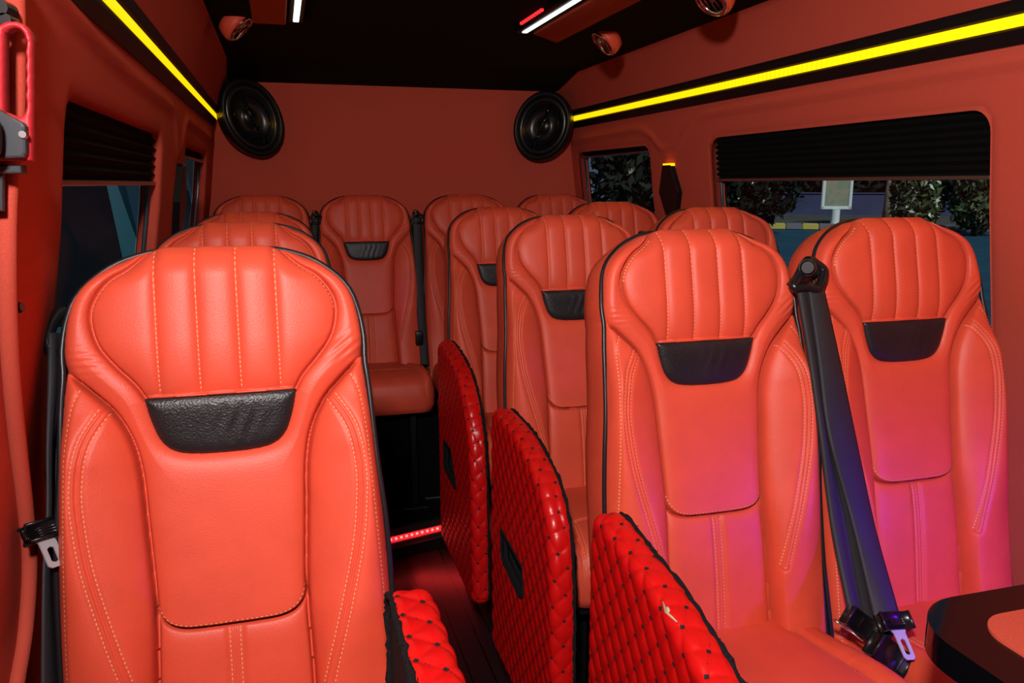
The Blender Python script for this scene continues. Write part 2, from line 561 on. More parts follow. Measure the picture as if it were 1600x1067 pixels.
# ------------------------------------------------------------------ light rails
for sd, sg, zl, z0, z1, lw in (('left', -1, 1.635, 1.583, 1.684, 0.010), ('right', 1, 1.661, 1.612, 1.704, 0.012)):
    t = thing('light_rail', 'long black rail with a glowing yellow strip high on the %s wall' % sd, 'light', (XC + sg * 0.885, 1.5, z0))
    L = np.array(t.location)
    # slightly convex black profile
    prof = [(0.020, z0), (-0.006, z0 + 0.004), (-0.012, z0 + 0.03), (-0.012, zl - lw - 0.004), (-0.008, zl - lw), (-0.008, zl + lw), (-0.012, zl + lw + 0.004), (-0.010, z1 - 0.012), (-0.002, z1), (0.02, z1)]
    V = []; F = []
    for y in (Y0 + 0.05, YB - 0.12 if sg < 0 else YB - 0.015):
        for (o_, z) in prof: V.append(np.array((XC + sg * (half(z) + o_), y, z)) - L)
    n = len(prof)
    for k in range(n): F.append((k, (k + 1) % n, n + (k + 1) % n, n + k))
    F.append(tuple(range(n))); F.append(tuple(range(2 * n - 1, n - 1, -1)))
    mesh_obj('rail', V, F, M['black'], t, smooth=False)
    bm = bmesh.new()
    xl = XC + sg * (half(zl) - 0.0095)
    add_box(bm, np.array((xl - 0.003, Y0 + 0.05, zl - lw)) - L, np.array((xl + 0.003, YB - 0.02, zl + lw)) - L, 0.0015)
    bm_obj('light_strip', bm, M['ledy'], t, smooth=False)

# pillar lamps (black elongated hexagons)
for sd, sg, yc, zt, zb in (('right', 1, 3.01, 1.404, 1.185), ('left', -1, 2.755, 1.385, 1.165)):
    t = thing('pillar_lamp', ('black hexagonal lamp with a lit yellow top edge on the right pillar' if sg > 0 else 'black hexagonal lamp on the left pillar between the windows'), 'lamp', (XC + sg * half(1.3), yc, 1.295))
    L = np.array(t.location)
    zm = (zt + zb) / 2
    hexp = [(yc - 0.034, zt), (yc + 0.034, zt), (yc + 0.084, zm), (yc + 0.034, zb), (yc - 0.034, zb), (yc - 0.084, zm)]
    bm = bmesh.new(); add_prism(bm, hexp, lambda u, v, d: np.array((XC + sg * (half(v) - d), u, v)) - L, -0.002, 0.022, 0.003)
    bm_obj('housing', bm, M['black'], t, smooth=False)
    bm = bmesh.new(); add_box(bm, np.array((XC + sg * half(zt) - 0.018, yc - 0.036, zt - 0.004)) - L, np.array((XC + sg * half(zt) + 0.018, yc + 0.036, zt + 0.007)) - L, 0.002)
    bm_obj('light_strip', bm, M['ledy'] if sg > 0 else M['gloss'], t, smooth=False)

# ------------------------------------------------------------------ ceiling panels with light strips and round spots
for nm, x0, x1, xl, y1 in (('left', -0.052, 0.052, 0.082, 2.85), ('right', 0.880, 1.016, 0.842, 2.83)):
    t = thing('ceiling_panel', 'padded rust ceiling panel edged with a white light strip, %s of the aisle' % nm, 'ceiling panel', ((x0 + x1) / 2, 1.4, 1.855))
    L = np.array(t.location)
    bm = bmesh.new()
    sk = 0.10 if nm == 'right' else 0.0
    add_prism(bm, [(x0, 0.2), (x1, 0.2), (x1, y1 + sk), (x0, y1 - sk * 0.4)], lambda u, v, d: np.array((u, v, d)) - L, 1.857, 1.838, 0.006, 3)
    bm_obj('pad', bm, M['wall'], t)
    bm = bmesh.new(); add_box(bm, np.array((xl - 0.022, 0.2, 1.842)) - L, np.array((xl + 0.022, y1 - 0.03, 1.857)) - L, 0.003)
    bm_obj('channel', bm, M['black'], t, smooth=False)
    bm = bmesh.new(); add_box(bm, np.array((xl - 0.009, 0.2, 1.838)) - L, np.array((xl + 0.009, y1 - 0.06, 1.845)) - L, 0.002)
    bm_obj('light_strip', bm, M['ledw'], t, smooth=False)
    if nm == 'right':
        bm = bmesh.new()
        for k in range(9):
            y = 2.64 - k * 0.026
            add_box(bm, np.array((0.790 + 0.0 * k, y, 1.842)) - L, np.array((0.800, y + 0.013, 1.850)) - L, 0.001)
        bm_obj('red_light_strip', bm, M['ledr'], t, smooth=False)

SPOTS = [(378, 45, 1.855, (0.70, -0.14, -0.70), 'round spotlight with chrome louvres in an orange ring, left of the ceiling'),
         (940, 68, 1.850, (-0.74, 0.06, -0.67), 'round chrome spotlight in an orange ring above the rear right speaker'),
         (1110, 3, 1.850, (-0.62, -0.12, -0.76), 'round chrome spotlight cut by the top edge, above the right light rail')]
for px, py, z, nrm, lab in SPOTS:
    c = Vector(at(px, py, Z=z - 0.028)); n = Vector(nrm).normalized()
    t = thing('spotlight', lab, 'spotlight', c - n * 0.03, 'ceiling spotlights')
    q = n.to_track_quat('Z', 'Y').to_matrix()
    R_ = 0.058
    def ring(bm, prof, ns=32):
        rr = []
        for (r, h) in prof:
            rr.append([bm.verts.new(q @ Vector((r * math.cos(2 * math.pi * k / ns), r * math.sin(2 * math.pi * k / ns), h))) for k in range(ns)])
        for i in range(len(rr) - 1):
            for k in range(ns): bm.faces.new((rr[i][k], rr[i][(k + 1) % ns], rr[i + 1][(k + 1) % ns], rr[i + 1][k]))
        return rr
    bm = bmesh.new(); r_ = ring(bm, [(R_ * 0.9, -0.02), (R_ * 1.0, 0.0), (R_ * 1.02, 0.014), (R_ * 0.98, 0.025), (R_ * 0.86, 0.027)]); bm.faces.new(r_[0])
    bm_obj('housing', bm, M['leather'], t)
    bm = bmesh.new(); ring(bm, [(R_ * 0.88, 0.024), (R_ * 0.84, 0.033), (R_ * 0.74, 0.035), (R_ * 0.66, 0.026)])
    bm_obj('bezel', bm, M['chrome'], t)
    bm = bmesh.new()
    r_ = ring(bm, [(R_ * 0.7, 0.020), (R_ * 0.35, 0.008), (0.001, 0.004)]); bm.faces.new(r_[-1])
    bm_obj('reflector', bm, M['gloss'], t)
    bm = bmesh.new()
    for a in (-0.45, -0.15, 0.15, 0.45):
        w = R_ * math.sqrt(max(0.0, 0.44 - a * a))
        add_cyl(bm, q @ Vector((a * R_, -w, 0.022)), q @ Vector((a * R_, w, 0.022)), 0.0032, n=8)
    add_cyl(bm, q @ Vector((0, 0, 0.010)), q @ Vector((0, 0, 0.028)), 0.011, 0.008, n=16)
    bm_obj('louvre', bm, M['chrome'], t)

# ------------------------------------------------------------------ oval speakers in the rear corners
for sd, px, py, yy, tilt, yaw, ax, bx, lab in (('left', 393, 184, 4.02, 0.47, 0.42, 0.186, 0.140, 'black oval speaker in the rear left corner, beside the yellow strip end'),
                                             ('right', 848, 197, 4.02, -0.42, -0.62, 0.178, 0.150, 'black oval speaker in the rear right corner above the back row')):
    c = at(px, py, Y=yy)
    t = thing('speaker', lab, 'speaker', c, 'rear corner speakers')
    R1 = Matrix.Rotation(yaw, 3, 'Z')
    ca, sa = math.cos(tilt), math.sin(tilt)
    def pt(u, v, d):          # u across, v along the long axis, d toward the cabin
        x = u * ca - v * sa; z = u * sa + v * ca
        return R1 @ Vector((x, -d, z))
    ns = 64
    def oval(bm, prof):
        rr = []
        for (f, d) in prof:
            rr.append([bm.verts.new(pt(f * bx * math.cos(2 * math.pi * k / ns), f * ax * math.sin(2 * math.pi * k / ns), d)) for k in range(ns)])
        for i in range(len(rr) - 1):
            for k in range(ns): bm.faces.new((rr[i][k], rr[i][(k + 1) % ns], rr[i + 1][(k + 1) % ns], rr[i + 1][k]))
        return rr
    bm = bmesh.new(); r_ = oval(bm, [(0.80, -0.12), (0.96, -0.06), (1.0, -0.01), (1.0, 0.012), (0.97, 0.026), (0.90, 0.030), (0.84, 0.024), (0.80, 0.012)]); bm.faces.new(r_[0])
    bm_obj('frame', bm, M['black'], t)
    bm = bmesh.new(); r_ = oval(bm, [(0.82, 0.012), (0.74, 0.020), (0.70, 0.014), (0.52, -0.012), (0.26, -0.03), (0.2, -0.02), (0.08, -0.012)]); bm.faces.new(r_[-1])
    bm_obj('cone', bm, M['plastic'], t)
    bm = bmesh.new(); oval(bm, [(0.57, 0.004), (0.56, 0.010), (0.545, 0.010), (0.535, 0.004)])
    bm_obj('ring', bm, M['gloss'], t)
    # chrome lettering bar set along the long axis: a row of small raised strokes
    bm = bmesh.new()
    k = 0; v = -0.62
    while v < 0.55:
        L_ = (0.05, 0.09, 0.04, 0.11, 0.06)[k % 5]
        o_ = (0.004, -0.003, 0.002, -0.005, 0.003)[k % 5]
        add_tube(bm, [pt(o_, v * ax, 0.018), pt(-o_ * 0.6, (v + L_ * 0.5) * ax, 0.020), pt(o_ * 0.4, (v + L_) * ax, 0.018)], 0.0028, 6)
        v += L_ + 0.025; k += 1
    bm_obj('lettering', bm, M['silver'], t)
    bm = bmesh.new()
    add_tube(bm, [pt(0.0, -0.72 * ax, 0.014), pt(0, 0.66 * ax, 0.014)], 0.009, 8)
    bm_obj('bridge', bm, M['gloss'], t)

# ------------------------------------------------------------------ the seat
T0 = np.array([0, 0.16, 0.705]); DD = np.array([0, -0.16, -0.705]); DD /= np.linalg.norm(DD)
NN = np.array([0, DD[2], -DD[1]])
TMAX = 0.92
half_out = [(0.0, 0.0), (0.05, 0.0005), (0.095, 0.004), (0.14, 0.020), (0.175, 0.045), (0.197, 0.072), (0.208, 0.105), (0.214, 0.150), (0.213, 0.185), (0.217, 0.232), (0.223, 0.343), (0.231, 0.434),
            (0.235, 0.53), (0.236, 0.63), (0.236, 0.72), (0.233, TMAX)]
ho = smooth_line(half_out, 0.006)
OUT = np.vstack([ho, (ho * [-1, 1])[::-1][:-1]])
SH = smooth_line([(0.086, -0.02), (0.090, 0.010), (0.102, 0.022), (0.145, 0.046), (0.169, 0.076), (0.176, 0.105), (0.168, 0.142), (0.148, 0.172), (0.121, 0.203), (0.108, 0.226)])
BND = smooth_line([(0.108, 0.226), (0.101, 0.258), (0.090, 0.288), (0.073, 0.305), (0.046, 0.312), (0.0, 0.314)])
WG = smooth_line([(0.225, 0.172), (0.206, 0.186), (0.174, 0.216), (0.149, 0.245), (0.129, 0.288), (0.119, 0.34), (0.115, 0.41), (0.110, 0.50), (0.109, 0.56), (0.112, 0.64), (0.114, 0.73), (0.12, 0.93)])
DB = smooth_line([(0.158, 0.236), (0.186, 0.284), (0.197, 0.343), (0.196, 0.396), (0.187, 0.465), (0.165, 0.556), (0.142, 0.64), (0.129, 0.69)])
OS = smooth_line([(0.190, 0.203), (0.203, 0.235), (0.209, 0.29), (0.212, 0.345), (0.216, 0.42), (0.223, 0.56), (0.225, 0.66), (0.225, 0.88)])
PB = smooth_line([(0.112, 0.525), (0.107, 0.545), (0.093, 0.562), (0.070, 0.571), (0.035, 0.573), (0.0, 0.573)])
SHP = np.vstack([SH, [(0, 0.222), (0, -0.02)]])
WGP = np.vstack([WG, [(0.4, 0.93), (0.4, 0.172)]])
BP = np.vstack([BND, (BND * [-1, 1])[::-1][1:], ])
STX = (0.029, 0.086)


def H(x, t):
    P = np.stack([np.abs(x), t], 1); ax = P[:, 0]
    e = np.maximum(sdf(np.stack([x, t], 1), OUT), 0)
    e = np.where(t > TMAX - 0.05, np.maximum(e, np.interp(ax, [0, .2, .24], [.05, .04, 0.0])), e)
    in_s = inside(P, SHP); in_w = inside(P, WGP)
    d_s = seg_dist(P, SH); d_b = seg_dist(P, BND); d_w = seg_dist(P, WG); d_d = seg_dist(P, DB); d_o = seg_dist(P, OS); d_p = seg_dist(P, PB)
    head = 1 - sstep(t, 0.14, 0.34)
    h = 0.020 * head - 0.30 * ax ** 2 * head
    # padded shield with stitched channels
    ch = np.zeros(len(x))
    for sx in STX: ch = np.maximum(ch, np.exp(-np.abs(ax - sx) / 0.0075))
    chf = np.where(t < 0.222, 1.0, 0.0)
    h += np.where(in_s, 0.012 * (1 - np.exp(-d_s / 0.014)) - 0.0075 * ch * chf * sstep(t, 0.0, 0.03), 0)
    d_t = np.abs(t - 0.222); h += np.where(in_s, 0.006 * (1 - np.exp(-d_t / 0.012)) - 0.006, 0)
    # frame round the shield running down into the centre panel
    fr = ~in_s & ~in_w
    d_f = np.minimum(np.minimum(d_s, d_b), d_w)
    inb = fr & inside(np.stack([x, t], 1), BP)
    h += np.where(fr & ~inb, 0.013 * (1 - np.exp(-d_f / 0.011)), 0) - np.where(inb, 0.005, 0)
    bel = fr & (t > np.interp(ax, PB[::-1, 0], PB[::-1, 1]))
    h += np.where(bel, -0.011 + 0.007 * (1 - np.exp(-d_p / 0.012)), 0.0)
    cs = np.exp(-(ax / 0.007) ** 2) - 0.55 * np.exp(-(ax / 0.0022) ** 2)
    h += np.where(bel, -0.0035 * np.exp(-(np.maximum(np.abs(ax) - 0.008, 0) / 0.006) ** 2) + 0.0025 * np.exp(-(ax / 0.004) ** 2) - 0.003 * np.exp(-(ax / 0.0018) ** 2), 0)
    h += np.where(bel, -0.010 * sstep(t, 0.65, 0.88), 0)
    # bolsters
    xw = np.interp(t, WG[:, 1], WG[:, 0]); xd = np.maximum(np.interp(t, DB[:, 1], DB[:, 0]) - 0.06 * np.maximum(t - 0.69, 0), xw + 0.012)
    a = np.clip((ax - xw) / (xd - xw), 0, 1)
    env = sstep(t, 0.19, 0.32) * (1 - 0.35 * sstep(t, 0.55, 0.75))
    rise = 0.046 * env * (a ** 0.85) * (1 - 0.22 * a)
    b = np.clip((ax - xd) / np.maximum(0.236 - xd, 0.02), 0, 1)
    rise += env * 0.008 * np.sin(np.pi * b) - 0.030 * env * b ** 2
    h += np.where(in_w, 0.006 + rise + 0.009 * (1 - np.exp(-d_w / 0.008)), 0)
    dd = np.exp(-(np.maximum(d_d - 0.0065, 0) / 0.004) ** 2)
    h += np.where(in_w, -0.0022 * dd + 0.0026 * np.exp(-((d_d - 0.0032) / 0.0022) ** 2) - 0.0016 * np.exp(-(d_d / 0.0018) ** 2), 0)
    h += np.where(in_w, -0.0016 * np.exp(-(d_o / 0.003) ** 2) + 0.002 * sstep(e, 0.004, 0.014) * np.exp(-d_o / 0.02), 0)
    # creases
    h -= 0.017 * np.exp(-(d_w / 0.0031) ** 2) * sstep(e, 0.004, 0.02)
    h -= np.where(fr | in_s, 0.011 * np.exp(-(d_s / 0.0027) ** 2) * (t < 0.24), 0)
    h -= np.where((t > 0.3) & ~in_w, 0.013 * np.exp(-(d_p / 0.0028) ** 2), 0)
    # puckers where the head narrows
    pk = np.exp(-(((ax - 0.185) / 0.028) ** 2 + ((t - 0.165) / 0.022) ** 2))
    h += 0.0011 * pk * np.sin((t * 0.8 + ax * 0.6) * 520 + 3 * x) * (x > 0) + 0.0005 * pk * np.sin(t * 600) * (x < 0)
    # rounded rim and top
    r = 0.020
    h -= r * (1 - np.sqrt(np.maximum(0, 1 - (1 - np.minimum(e, r) / r) ** 2)))
    h -= (0.052 + 0.026 * (1 - sstep(ax, 0.05, 0.13))) * np.clip(1 - t / 0.060, 0, 1) ** 2.0
    return h


def seat_pt(x, t, h):
    return T0[None] + np.stack([x, np.zeros_like(x), np.zeros_like(x)], 1) + t[:, None] * DD[None] + h[:, None] * NN[None]


def crest(P):
    # the crown of the head pad swells up over its rear seam
    x, t = P[:, 0], P[:, 1]
    return t - 0.022 * sstep(t, 0.0, 0.022) * (1 - sstep(t, 0.022, 0.10)) * (1 - sstep(np.abs(x), 0.07, 0.135))


def frame_at(L, k):
    a = L[max(k - 1, 0)]; b = L[min(k + 1, len(L) - 1)]
    return (b - a) / (np.linalg.norm(b - a) + 1e-9)


def dashes(paths, surf, step, ln, wd, lift, seed=0):
    """stitches: a mesh of short raised dashes following 2D paths on a surface function"""
    V = []; F = []
    for L in paths:
        seg = np.linalg.norm(np.diff(L, axis=0), axis=1); cum = np.concatenate([[0], np.cumsum(seg)])
        s = np.arange(step * 0.5, cum[-1] - ln, step)
        p0 = np.stack([np.interp(s, cum, L[:, i]) for i in (0, 1)], 1)
        p1 = np.stack([np.interp(s + ln, cum, L[:, i]) for i in (0, 1)], 1)
        tn = p1 - p0; tn /= np.linalg.norm(tn, axis=1)[:, None] + 1e-9
        nb = np.stack([-tn[:, 1], tn[:, 0]], 1) * wd / 2
        pm = (p0 + p1) / 2
        A = surf(p0, lift * 0.1); B = surf(p1, lift * 0.1); C1 = surf(pm + nb, lift * 0.6); C2 = surf(pm - nb, lift * 0.6); D = surf(pm, lift)
        Ml = (surf(p0 * .75 + p1 * .25, lift * 0.9), surf(p0 * .25 + p1 * .75, lift * 0.9))
        L1 = surf(p0 * .75 + p1 * .25 + nb, lift * .4); L2 = surf(p0 * .25 + p1 * .75 + nb, lift * .4)
        R1 = surf(p0 * .75 + p1 * .25 - nb, lift * .4); R2 = surf(p0 * .25 + p1 * .75 - nb, lift * .4)
        for i in range(len(s)):
            o = len(V)
            V += [A[i], L1[i], Ml[0][i], R1[i], L2[i], Ml[1][i], R2[i], B[i]]
            F += [(o, o + 2, o + 1), (o, o + 3, o + 2), (o + 1, o + 2, o + 5, o + 4), (o + 2, o + 3, o + 6, o + 5), (o + 4, o + 5, o + 7), (o + 5, o + 6, o + 7)]
    return V, F


def offset_line(L, d):
    t = np.gradient(L, axis=0); t /= np.linalg.norm(t, axis=1)[:, None] + 1e-9
    return L + np.stack([-t[:, 1], t[:, 0]], 1) * d


def gusset(V, F, loop, P2, lift_fn, outline, rings, flip=False):
    """rings of (outward offset, depth blend) closing a patch's rim backwards; lift_fn(points2d, ringindex, basepoints) -> 3D"""
    n = len(loop); prev = list(loop)
    cen = P2[loop]
    nx = np.roll(cen, -1, 0) - np.roll(cen, 1, 0)
    for _ in range(3): nx = (np.roll(nx, -1, 0) + nx + np.roll(nx, 1, 0)) / 3
    nrm = np.stack([nx[:, 1], -nx[:, 0]], 1); nrm /= np.linalg.norm(nrm, axis=1)[:, None] + 1e-9
    tst = sdf(cen + nrm * 0.002, outline).mean()
    if tst > 0: nrm = -nrm
    for ri, (o, d) in enumerate(rings):
        pts = lift_fn(cen + nrm * o, d, loop)
        base = len(V); V.extend(list(pts))
        for k in range(n):
            a, b = prev[k], prev[(k + 1) % n]; c, e = base + (k + 1) % n, base + k
            F.append((a, e, c, b))
        prev = list(range(base, base + n))
    return prev


def build_backrest():
    P, Q, loops = patch(OUT, [], 0.0017)
    h = H(P[:, 0], P[:, 1])
    V = list(seat_pt(P[:, 0], crest(P), h)); F = [tuple(q) for q in Q]
    lp = max(loops, key=len)
    hb = h[lp]
    def lf(p2, d, loop):
        hh = hb * (1 - d) + (-0.125) * d
        return seat_pt(p2[:, 0], np.minimum(p2[:, 1], TMAX), hh)
    last = gusset(V, F, lp, P, lf, OUT, [(0.002, 0.10), (0.004, 0.30), (0.004, 0.55), (0.0, 0.80), (-0.014, 0.98), (-0.03, 1.0)])
    F.append(tuple(last))
    return V, F


def band_surf(P):
    e = np.maximum(sdf(P, BP), 0)
    rng = np.sin(P[:, 0] * 260 + 2 * np.sin(P[:, 1] * 70)) * 0.0006 * np.exp(-((P[:, 0] - 0.02) / 0.04) ** 2) * sstep(e, 0.006, 0.02)
    hs = 0.012 - 0.30 * 0.6 * P[:, 0] ** 2 + 0.020 * (1 - sstep(P[:, 1], 0.14, 0.34)) - 0.004
    return hs + 0.007 * (1 - np.exp(-e / 0.007)) - 0.006 + rng


def build_band():
    P, Q, loops = patch(BP, [], 0.0026)
    V = list(seat_pt(P[:, 0], P[:, 1], band_surf(P))); F = [tuple(q) for q in Q]
    lp = max(loops, key=len); hb = band_surf(P)[lp]
    gusset(V, F, lp, P, lambda p2, d, loop: seat_pt(p2[:, 0], p2[:, 1], hb - d), BP, [(0.001, 0.004), (0.0, 0.012)])
    return V, F


def surfH(p, l):
    return seat_pt(p[:, 0], crest(p), H(p[:, 0], p[:, 1]) + l)


def build_stitch():
    lines = []
    for sg in (1, -1):
        m_ = np.array([sg, 1])
        for sx in STX:
            lines.append(np.stack([np.full(40, sg * sx), np.linspace(0.012, 0.218, 40)], 1))
        for o in (0.0075, -0.0075): lines.append(offset_line(DB, o) * m_)
        lines.append(OS * m_)
        lines.append(np.stack([np.full(40, sg * 0.0075), np.linspace(0.58, 0.84, 40)], 1))
        lines.append(offset_line(SH[8:], 0.004)[:18] * m_)
        lines.append(offset_line(PB, 0.006) * m_)
    return dashes(lines, surfH, 0.0070, 0.0047, 0.0019, 0.0014)


def build_piping():
    L = np.vstack([(ho * [-1, 1])[::-1][:-1], ho])
    L = L[(L[:, 1] < TMAX - 0.01)]
    L = L[::2]
    h = H(L[:, 0], L[:, 1])
    hp_ = np.pad(h, 12, mode='edge'); h = np.convolve(hp_, np.ones(25) / 25, 'valid')
    out = offset_line(L, -0.003)
    tst = sdf(out, OUT).mean()
    if tst > 0: out = offset_line(L, 0.003)
    pts = seat_pt(out[:, 0], out[:, 1], h + 0.001)
    return pts


CW, CD, CT = 0.219, 0.50, 0.135      # cushion half width, depth, thickness
CO = rounded_poly([(-CW, 0.05), (CW, 0.05), (CW, -CD + 0.05), (-CW, -CD + 0.05)], [0.02, 0.02, 0.07, 0.07])
CS = smooth_line([(0.150, 0.04), (0.148, -0.06), (0.150, -0.18), (0.158, -0.30), (0.172, -0.40), (0.178, -0.46)])


def HC(P):
    ax = np.abs(P[:, 0]); y = P[:, 1]
    e = np.maximum(sdf(P, CO), 0)
    d = seg_dist(np.stack([ax, y], 1), CS)
    xs = np.interp(-y, -CS[::-1, 1][::-1], CS[:, 0])
    bol = ax > xs
    h = 0.030 * sstep(-y, 0.0, 0.30) - 0.02 * sstep(-y, 0.33, 0.46)
    h += np.where(bol, 0.010 * np.sin(np.clip((ax - xs) / (CW - xs), 0, 1) * math.pi) * sstep(-y, 0.05, 0.25) + 0.003, 0.010 * (1 - np.exp(-d / 0.02)) - 0.004)
    h -= 0.006 * np.exp(-(d / 0.004) ** 2)
    dl = np.abs(y + 0.30)
    h -= np.where(~bol, 0.005 * np.exp(-(dl / 0.005) ** 2), 0)
    r = 0.048
    h -= r * (1 - np.sqrt(np.maximum(0, 1 - (1 - np.minimum(e, r) / r) ** 2)))
    return h


def build_cushion():
    P, Q, loops = patch(CO, [], 0.005)
    h = HC(P)
    V = list(np.stack([P[:, 0], P[:, 1], h], 1)); F = [tuple(q[::-1]) for q in Q]
    lp = max(loops, key=len); hb = h[lp]
    def lf(p2, d, loop): return np.stack([p2[:, 0], p2[:, 1], hb * (1 - d) - CT * d], 1)
    last = gusset(V, F, lp, P, lf, CO, [(0.003, 0.1), (0.005, 0.35), (0.004, 0.7), (-0.004, 0.95), (-0.02, 1.0)])
    F.append(tuple(last))
    return V, F


def fix_normals(o):
    bm = bmesh.new(); bm.from_mesh(o.data); bmesh.ops.recalc_face_normals(bm, faces=bm.faces[:]); bm.to_mesh(o.data); bm.free()


def add_threads(o, V, F, m):
    # sewn thread is part of the cover it is sewn into: same mesh, second material
    bm = bmesh.new(); bm.from_mesh(o.data); o.data.materials.append(m); k = len(o.data.materials) - 1
    vs_ = [bm.verts.new(tuple(map(float, v))) for v in V]
    fs = []
    for f in F:
        q = bm.faces.new([vs_[i] for i in f]); q.material_index = k; q.smooth = True; fs.append(q)
    bmesh.ops.recalc_face_normals(bm, faces=fs)
    bm.to_mesh(o.data); bm.free()


def make_seat(ped_h):
    t = thing('coach_seat', 'seat', 'seat')
    b = mesh_obj('backrest', *build_backrest(), M['leather'], t); fix_normals(b)
    add_threads(b, *build_stitch(), M['thread'])
    bd = mesh_obj('neck_band', *build_band(), M['black_leather'], b); fix_normals(bd)
    bd['label'] = 'black leather neck band'
    bm = bmesh.new(); add_tube(bm, build_piping(), 0.0046, 8); pp = bm_obj('piping', bm, M['piping'], b); pp['label'] = 'black edge piping'
    # moulded rear shell
    so = rounded_poly([(-0.19, 0.05), (0.19, 0.05), (0.222, 0.86), (-0.222, 0.86)], [0.09, 0.09, 0.03, 0.03])
    P, Q, lps = patch(so, [], 0.012)
    e = np.maximum(sdf(P, so), 0); hh = -0.128 - 0.022 * (1 - np.exp(-e / 0.02))
    V = list(seat_pt(P[:, 0], P[:, 1], hh)); F = [tuple(q) for q in Q]
    lp = max(lps, key=len); hb = hh[lp]
    gusset(V, F, lp, P, lambda p2, d, loop: seat_pt(p2[:, 0], p2[:, 1], hb + d), so, [(0.0, 0.014)])
    sh = mesh_obj('back_shell', V, F, M['beige'], t); fix_normals(sh); sh['label'] = 'beige moulded back shell'
    c = mesh_obj('cushion', *build_cushion(), M['leather'], t); fix_normals(c)
    sf = lambda p, l: np.stack([p[:, 0], p[:, 1], HC(p) + l], 1)
    lines = []
    for sg in (1, -1):
        for o in (0.007, 0.015): lines.append(offset_line(CS[4:], -o) * [sg, 1])
    lines.append(np.stack([np.linspace(-0.15, 0.15, 60), np.full(60, -0.292)], 1))
    add_threads(c, *dashes(lines, sf, 0.007, 0.0048, 0.0017, 0.0011), M['thread'])
    bm = bmesh.new()
    z0 = -(ped_h - 0.088); add_box(bm, (-0.19, -0.38, z0), (0.19, 0.02, z0 + 0.02), 0.004)
    add_box(bm, (-0.15, -0.34, z0 + 0.02), (-0.12, -0.02, -CT + 0.004), 0.006)
    add_box(bm, (0.12, -0.34, z0 + 0.02), (0.15, -0.02, -CT + 0.004), 0.006)
    add_box(bm, (-0.20, -0.42, -CT - 0.03), (0.20, 0.03, -CT + 0.003), 0.006)
    p = bm_obj('pedestal', bm, M['black'], t, smooth=False); p['label'] = 'black metal pedestal'
    return t


def copy_tree(o, parent=None):
    c = o.copy(); COL.objects.link(c)
    if parent is not None: c.parent = parent
    for ch in o.children: copy_tree(ch, c)
    return c


def place_seat(proto, loc, crease, label, group, cushion_drop=0.088, rx=0.0):
    """loc: base point on the floor; crease: height of the back/cushion crease over it"""
    o = copy_tree(proto)
    o.location = loc; o['label'] = label; o['group'] = group
    o.rotation_euler.z = rx
    for ch in o.children:
        ch.location.z = crease
        if ch.name.startswith('cushion') or ch.name.startswith('pedestal'): ch.location.z = crease - cushion_drop
    return o


PH = 0.53 - ZF
proto = make_seat(PH)
proto_rear_ped = None
G1 = 'single seats along the left wall'; G2 = 'double seats right of the aisle'; G3 = 'back row of four seats'
YR = (1.145, 1.95, 2.72); YRr = (1.30, 2.10, 2.93)
XL = -0.099; XAs = (0.808, 0.832, 0.838); XWs = (1.290, 1.312, 1.318)
seats = []
for y, lab in zip(YR, ('bright orange leather seat nearest the camera, filling the left foreground',
                       'orange leather seat directly behind the large left foreground seat, only its head showing',
                       'third orange seat along the left wall, a thin sliver behind the second one')):
    seats.append(place_seat(proto, (XL, y, ZF), PH, lab, G1))
for y, XA, XW, la, lw_ in zip(YRr, XAs, XWs, ('orange leather aisle seat of the first right-hand pair, left of the hanging belt',
                            'orange aisle seat in the second right-hand pair, behind the middle quilted panel',
                            'orange aisle seat in the third right-hand pair, behind the farthest quilted panel'),
                      ('orange window seat lit purple low down, right of the hanging belt',
                       'orange window seat of the second right-hand pair, only its head showing below the big window',
                       'orange window seat of the third right-hand pair, its head showing below the small rear window')):
    seats.append(place_seat(proto, (XA, y, ZF), PH + 0.004, la, G2))
    seats.append(place_seat(proto, (XW, y, ZF), PH + 0.022, lw_, G2, cushion_drop=0.118))
for x, dz, lab in ((-0.082, 0.0, 'dark orange back-row seat in the left corner, behind the left-hand seats'),
                   (0.388, 0.0, 'dark orange back-row seat at the end of the aisle, its black band and cushion showing'),
                   (0.885, 0.0, 'dark orange back-row seat right of the aisle-end belt'),
                   (1.352, 0.0, 'dark orange back-row seat in the right corner under the right speaker')):
    o = place_seat(proto, (x, 3.745, ZP), 0.573 - ZP + dz, lab, G3, cushion_drop=0.085)
    for ch in o.children:
        if ch.name.startswith('pedestal'):
            ch.scale.z = (0.573 - ZP - 0.085) / (PH - 0.088)
    seats.append(o)
# the prototype itself is not part of the cabin
def drop(o):
    for ch in list(o.children): drop(ch)
    bpy.data.objects.remove(o)
drop(proto)

# ------------------------------------------------------------------ quilted side panels
QA, QB = 0.054, 0.062


def quilt_h(u, v):
    a = u / QA + v / QB; b = u / QA - v / QB
    s = np.abs(np.sin(math.pi * a)) ; q = np.abs(np.sin(math.pi * b))
    return 0.0050 * (np.clip(s, 0, 1) * np.clip(q, 0, 1)) ** 0.40


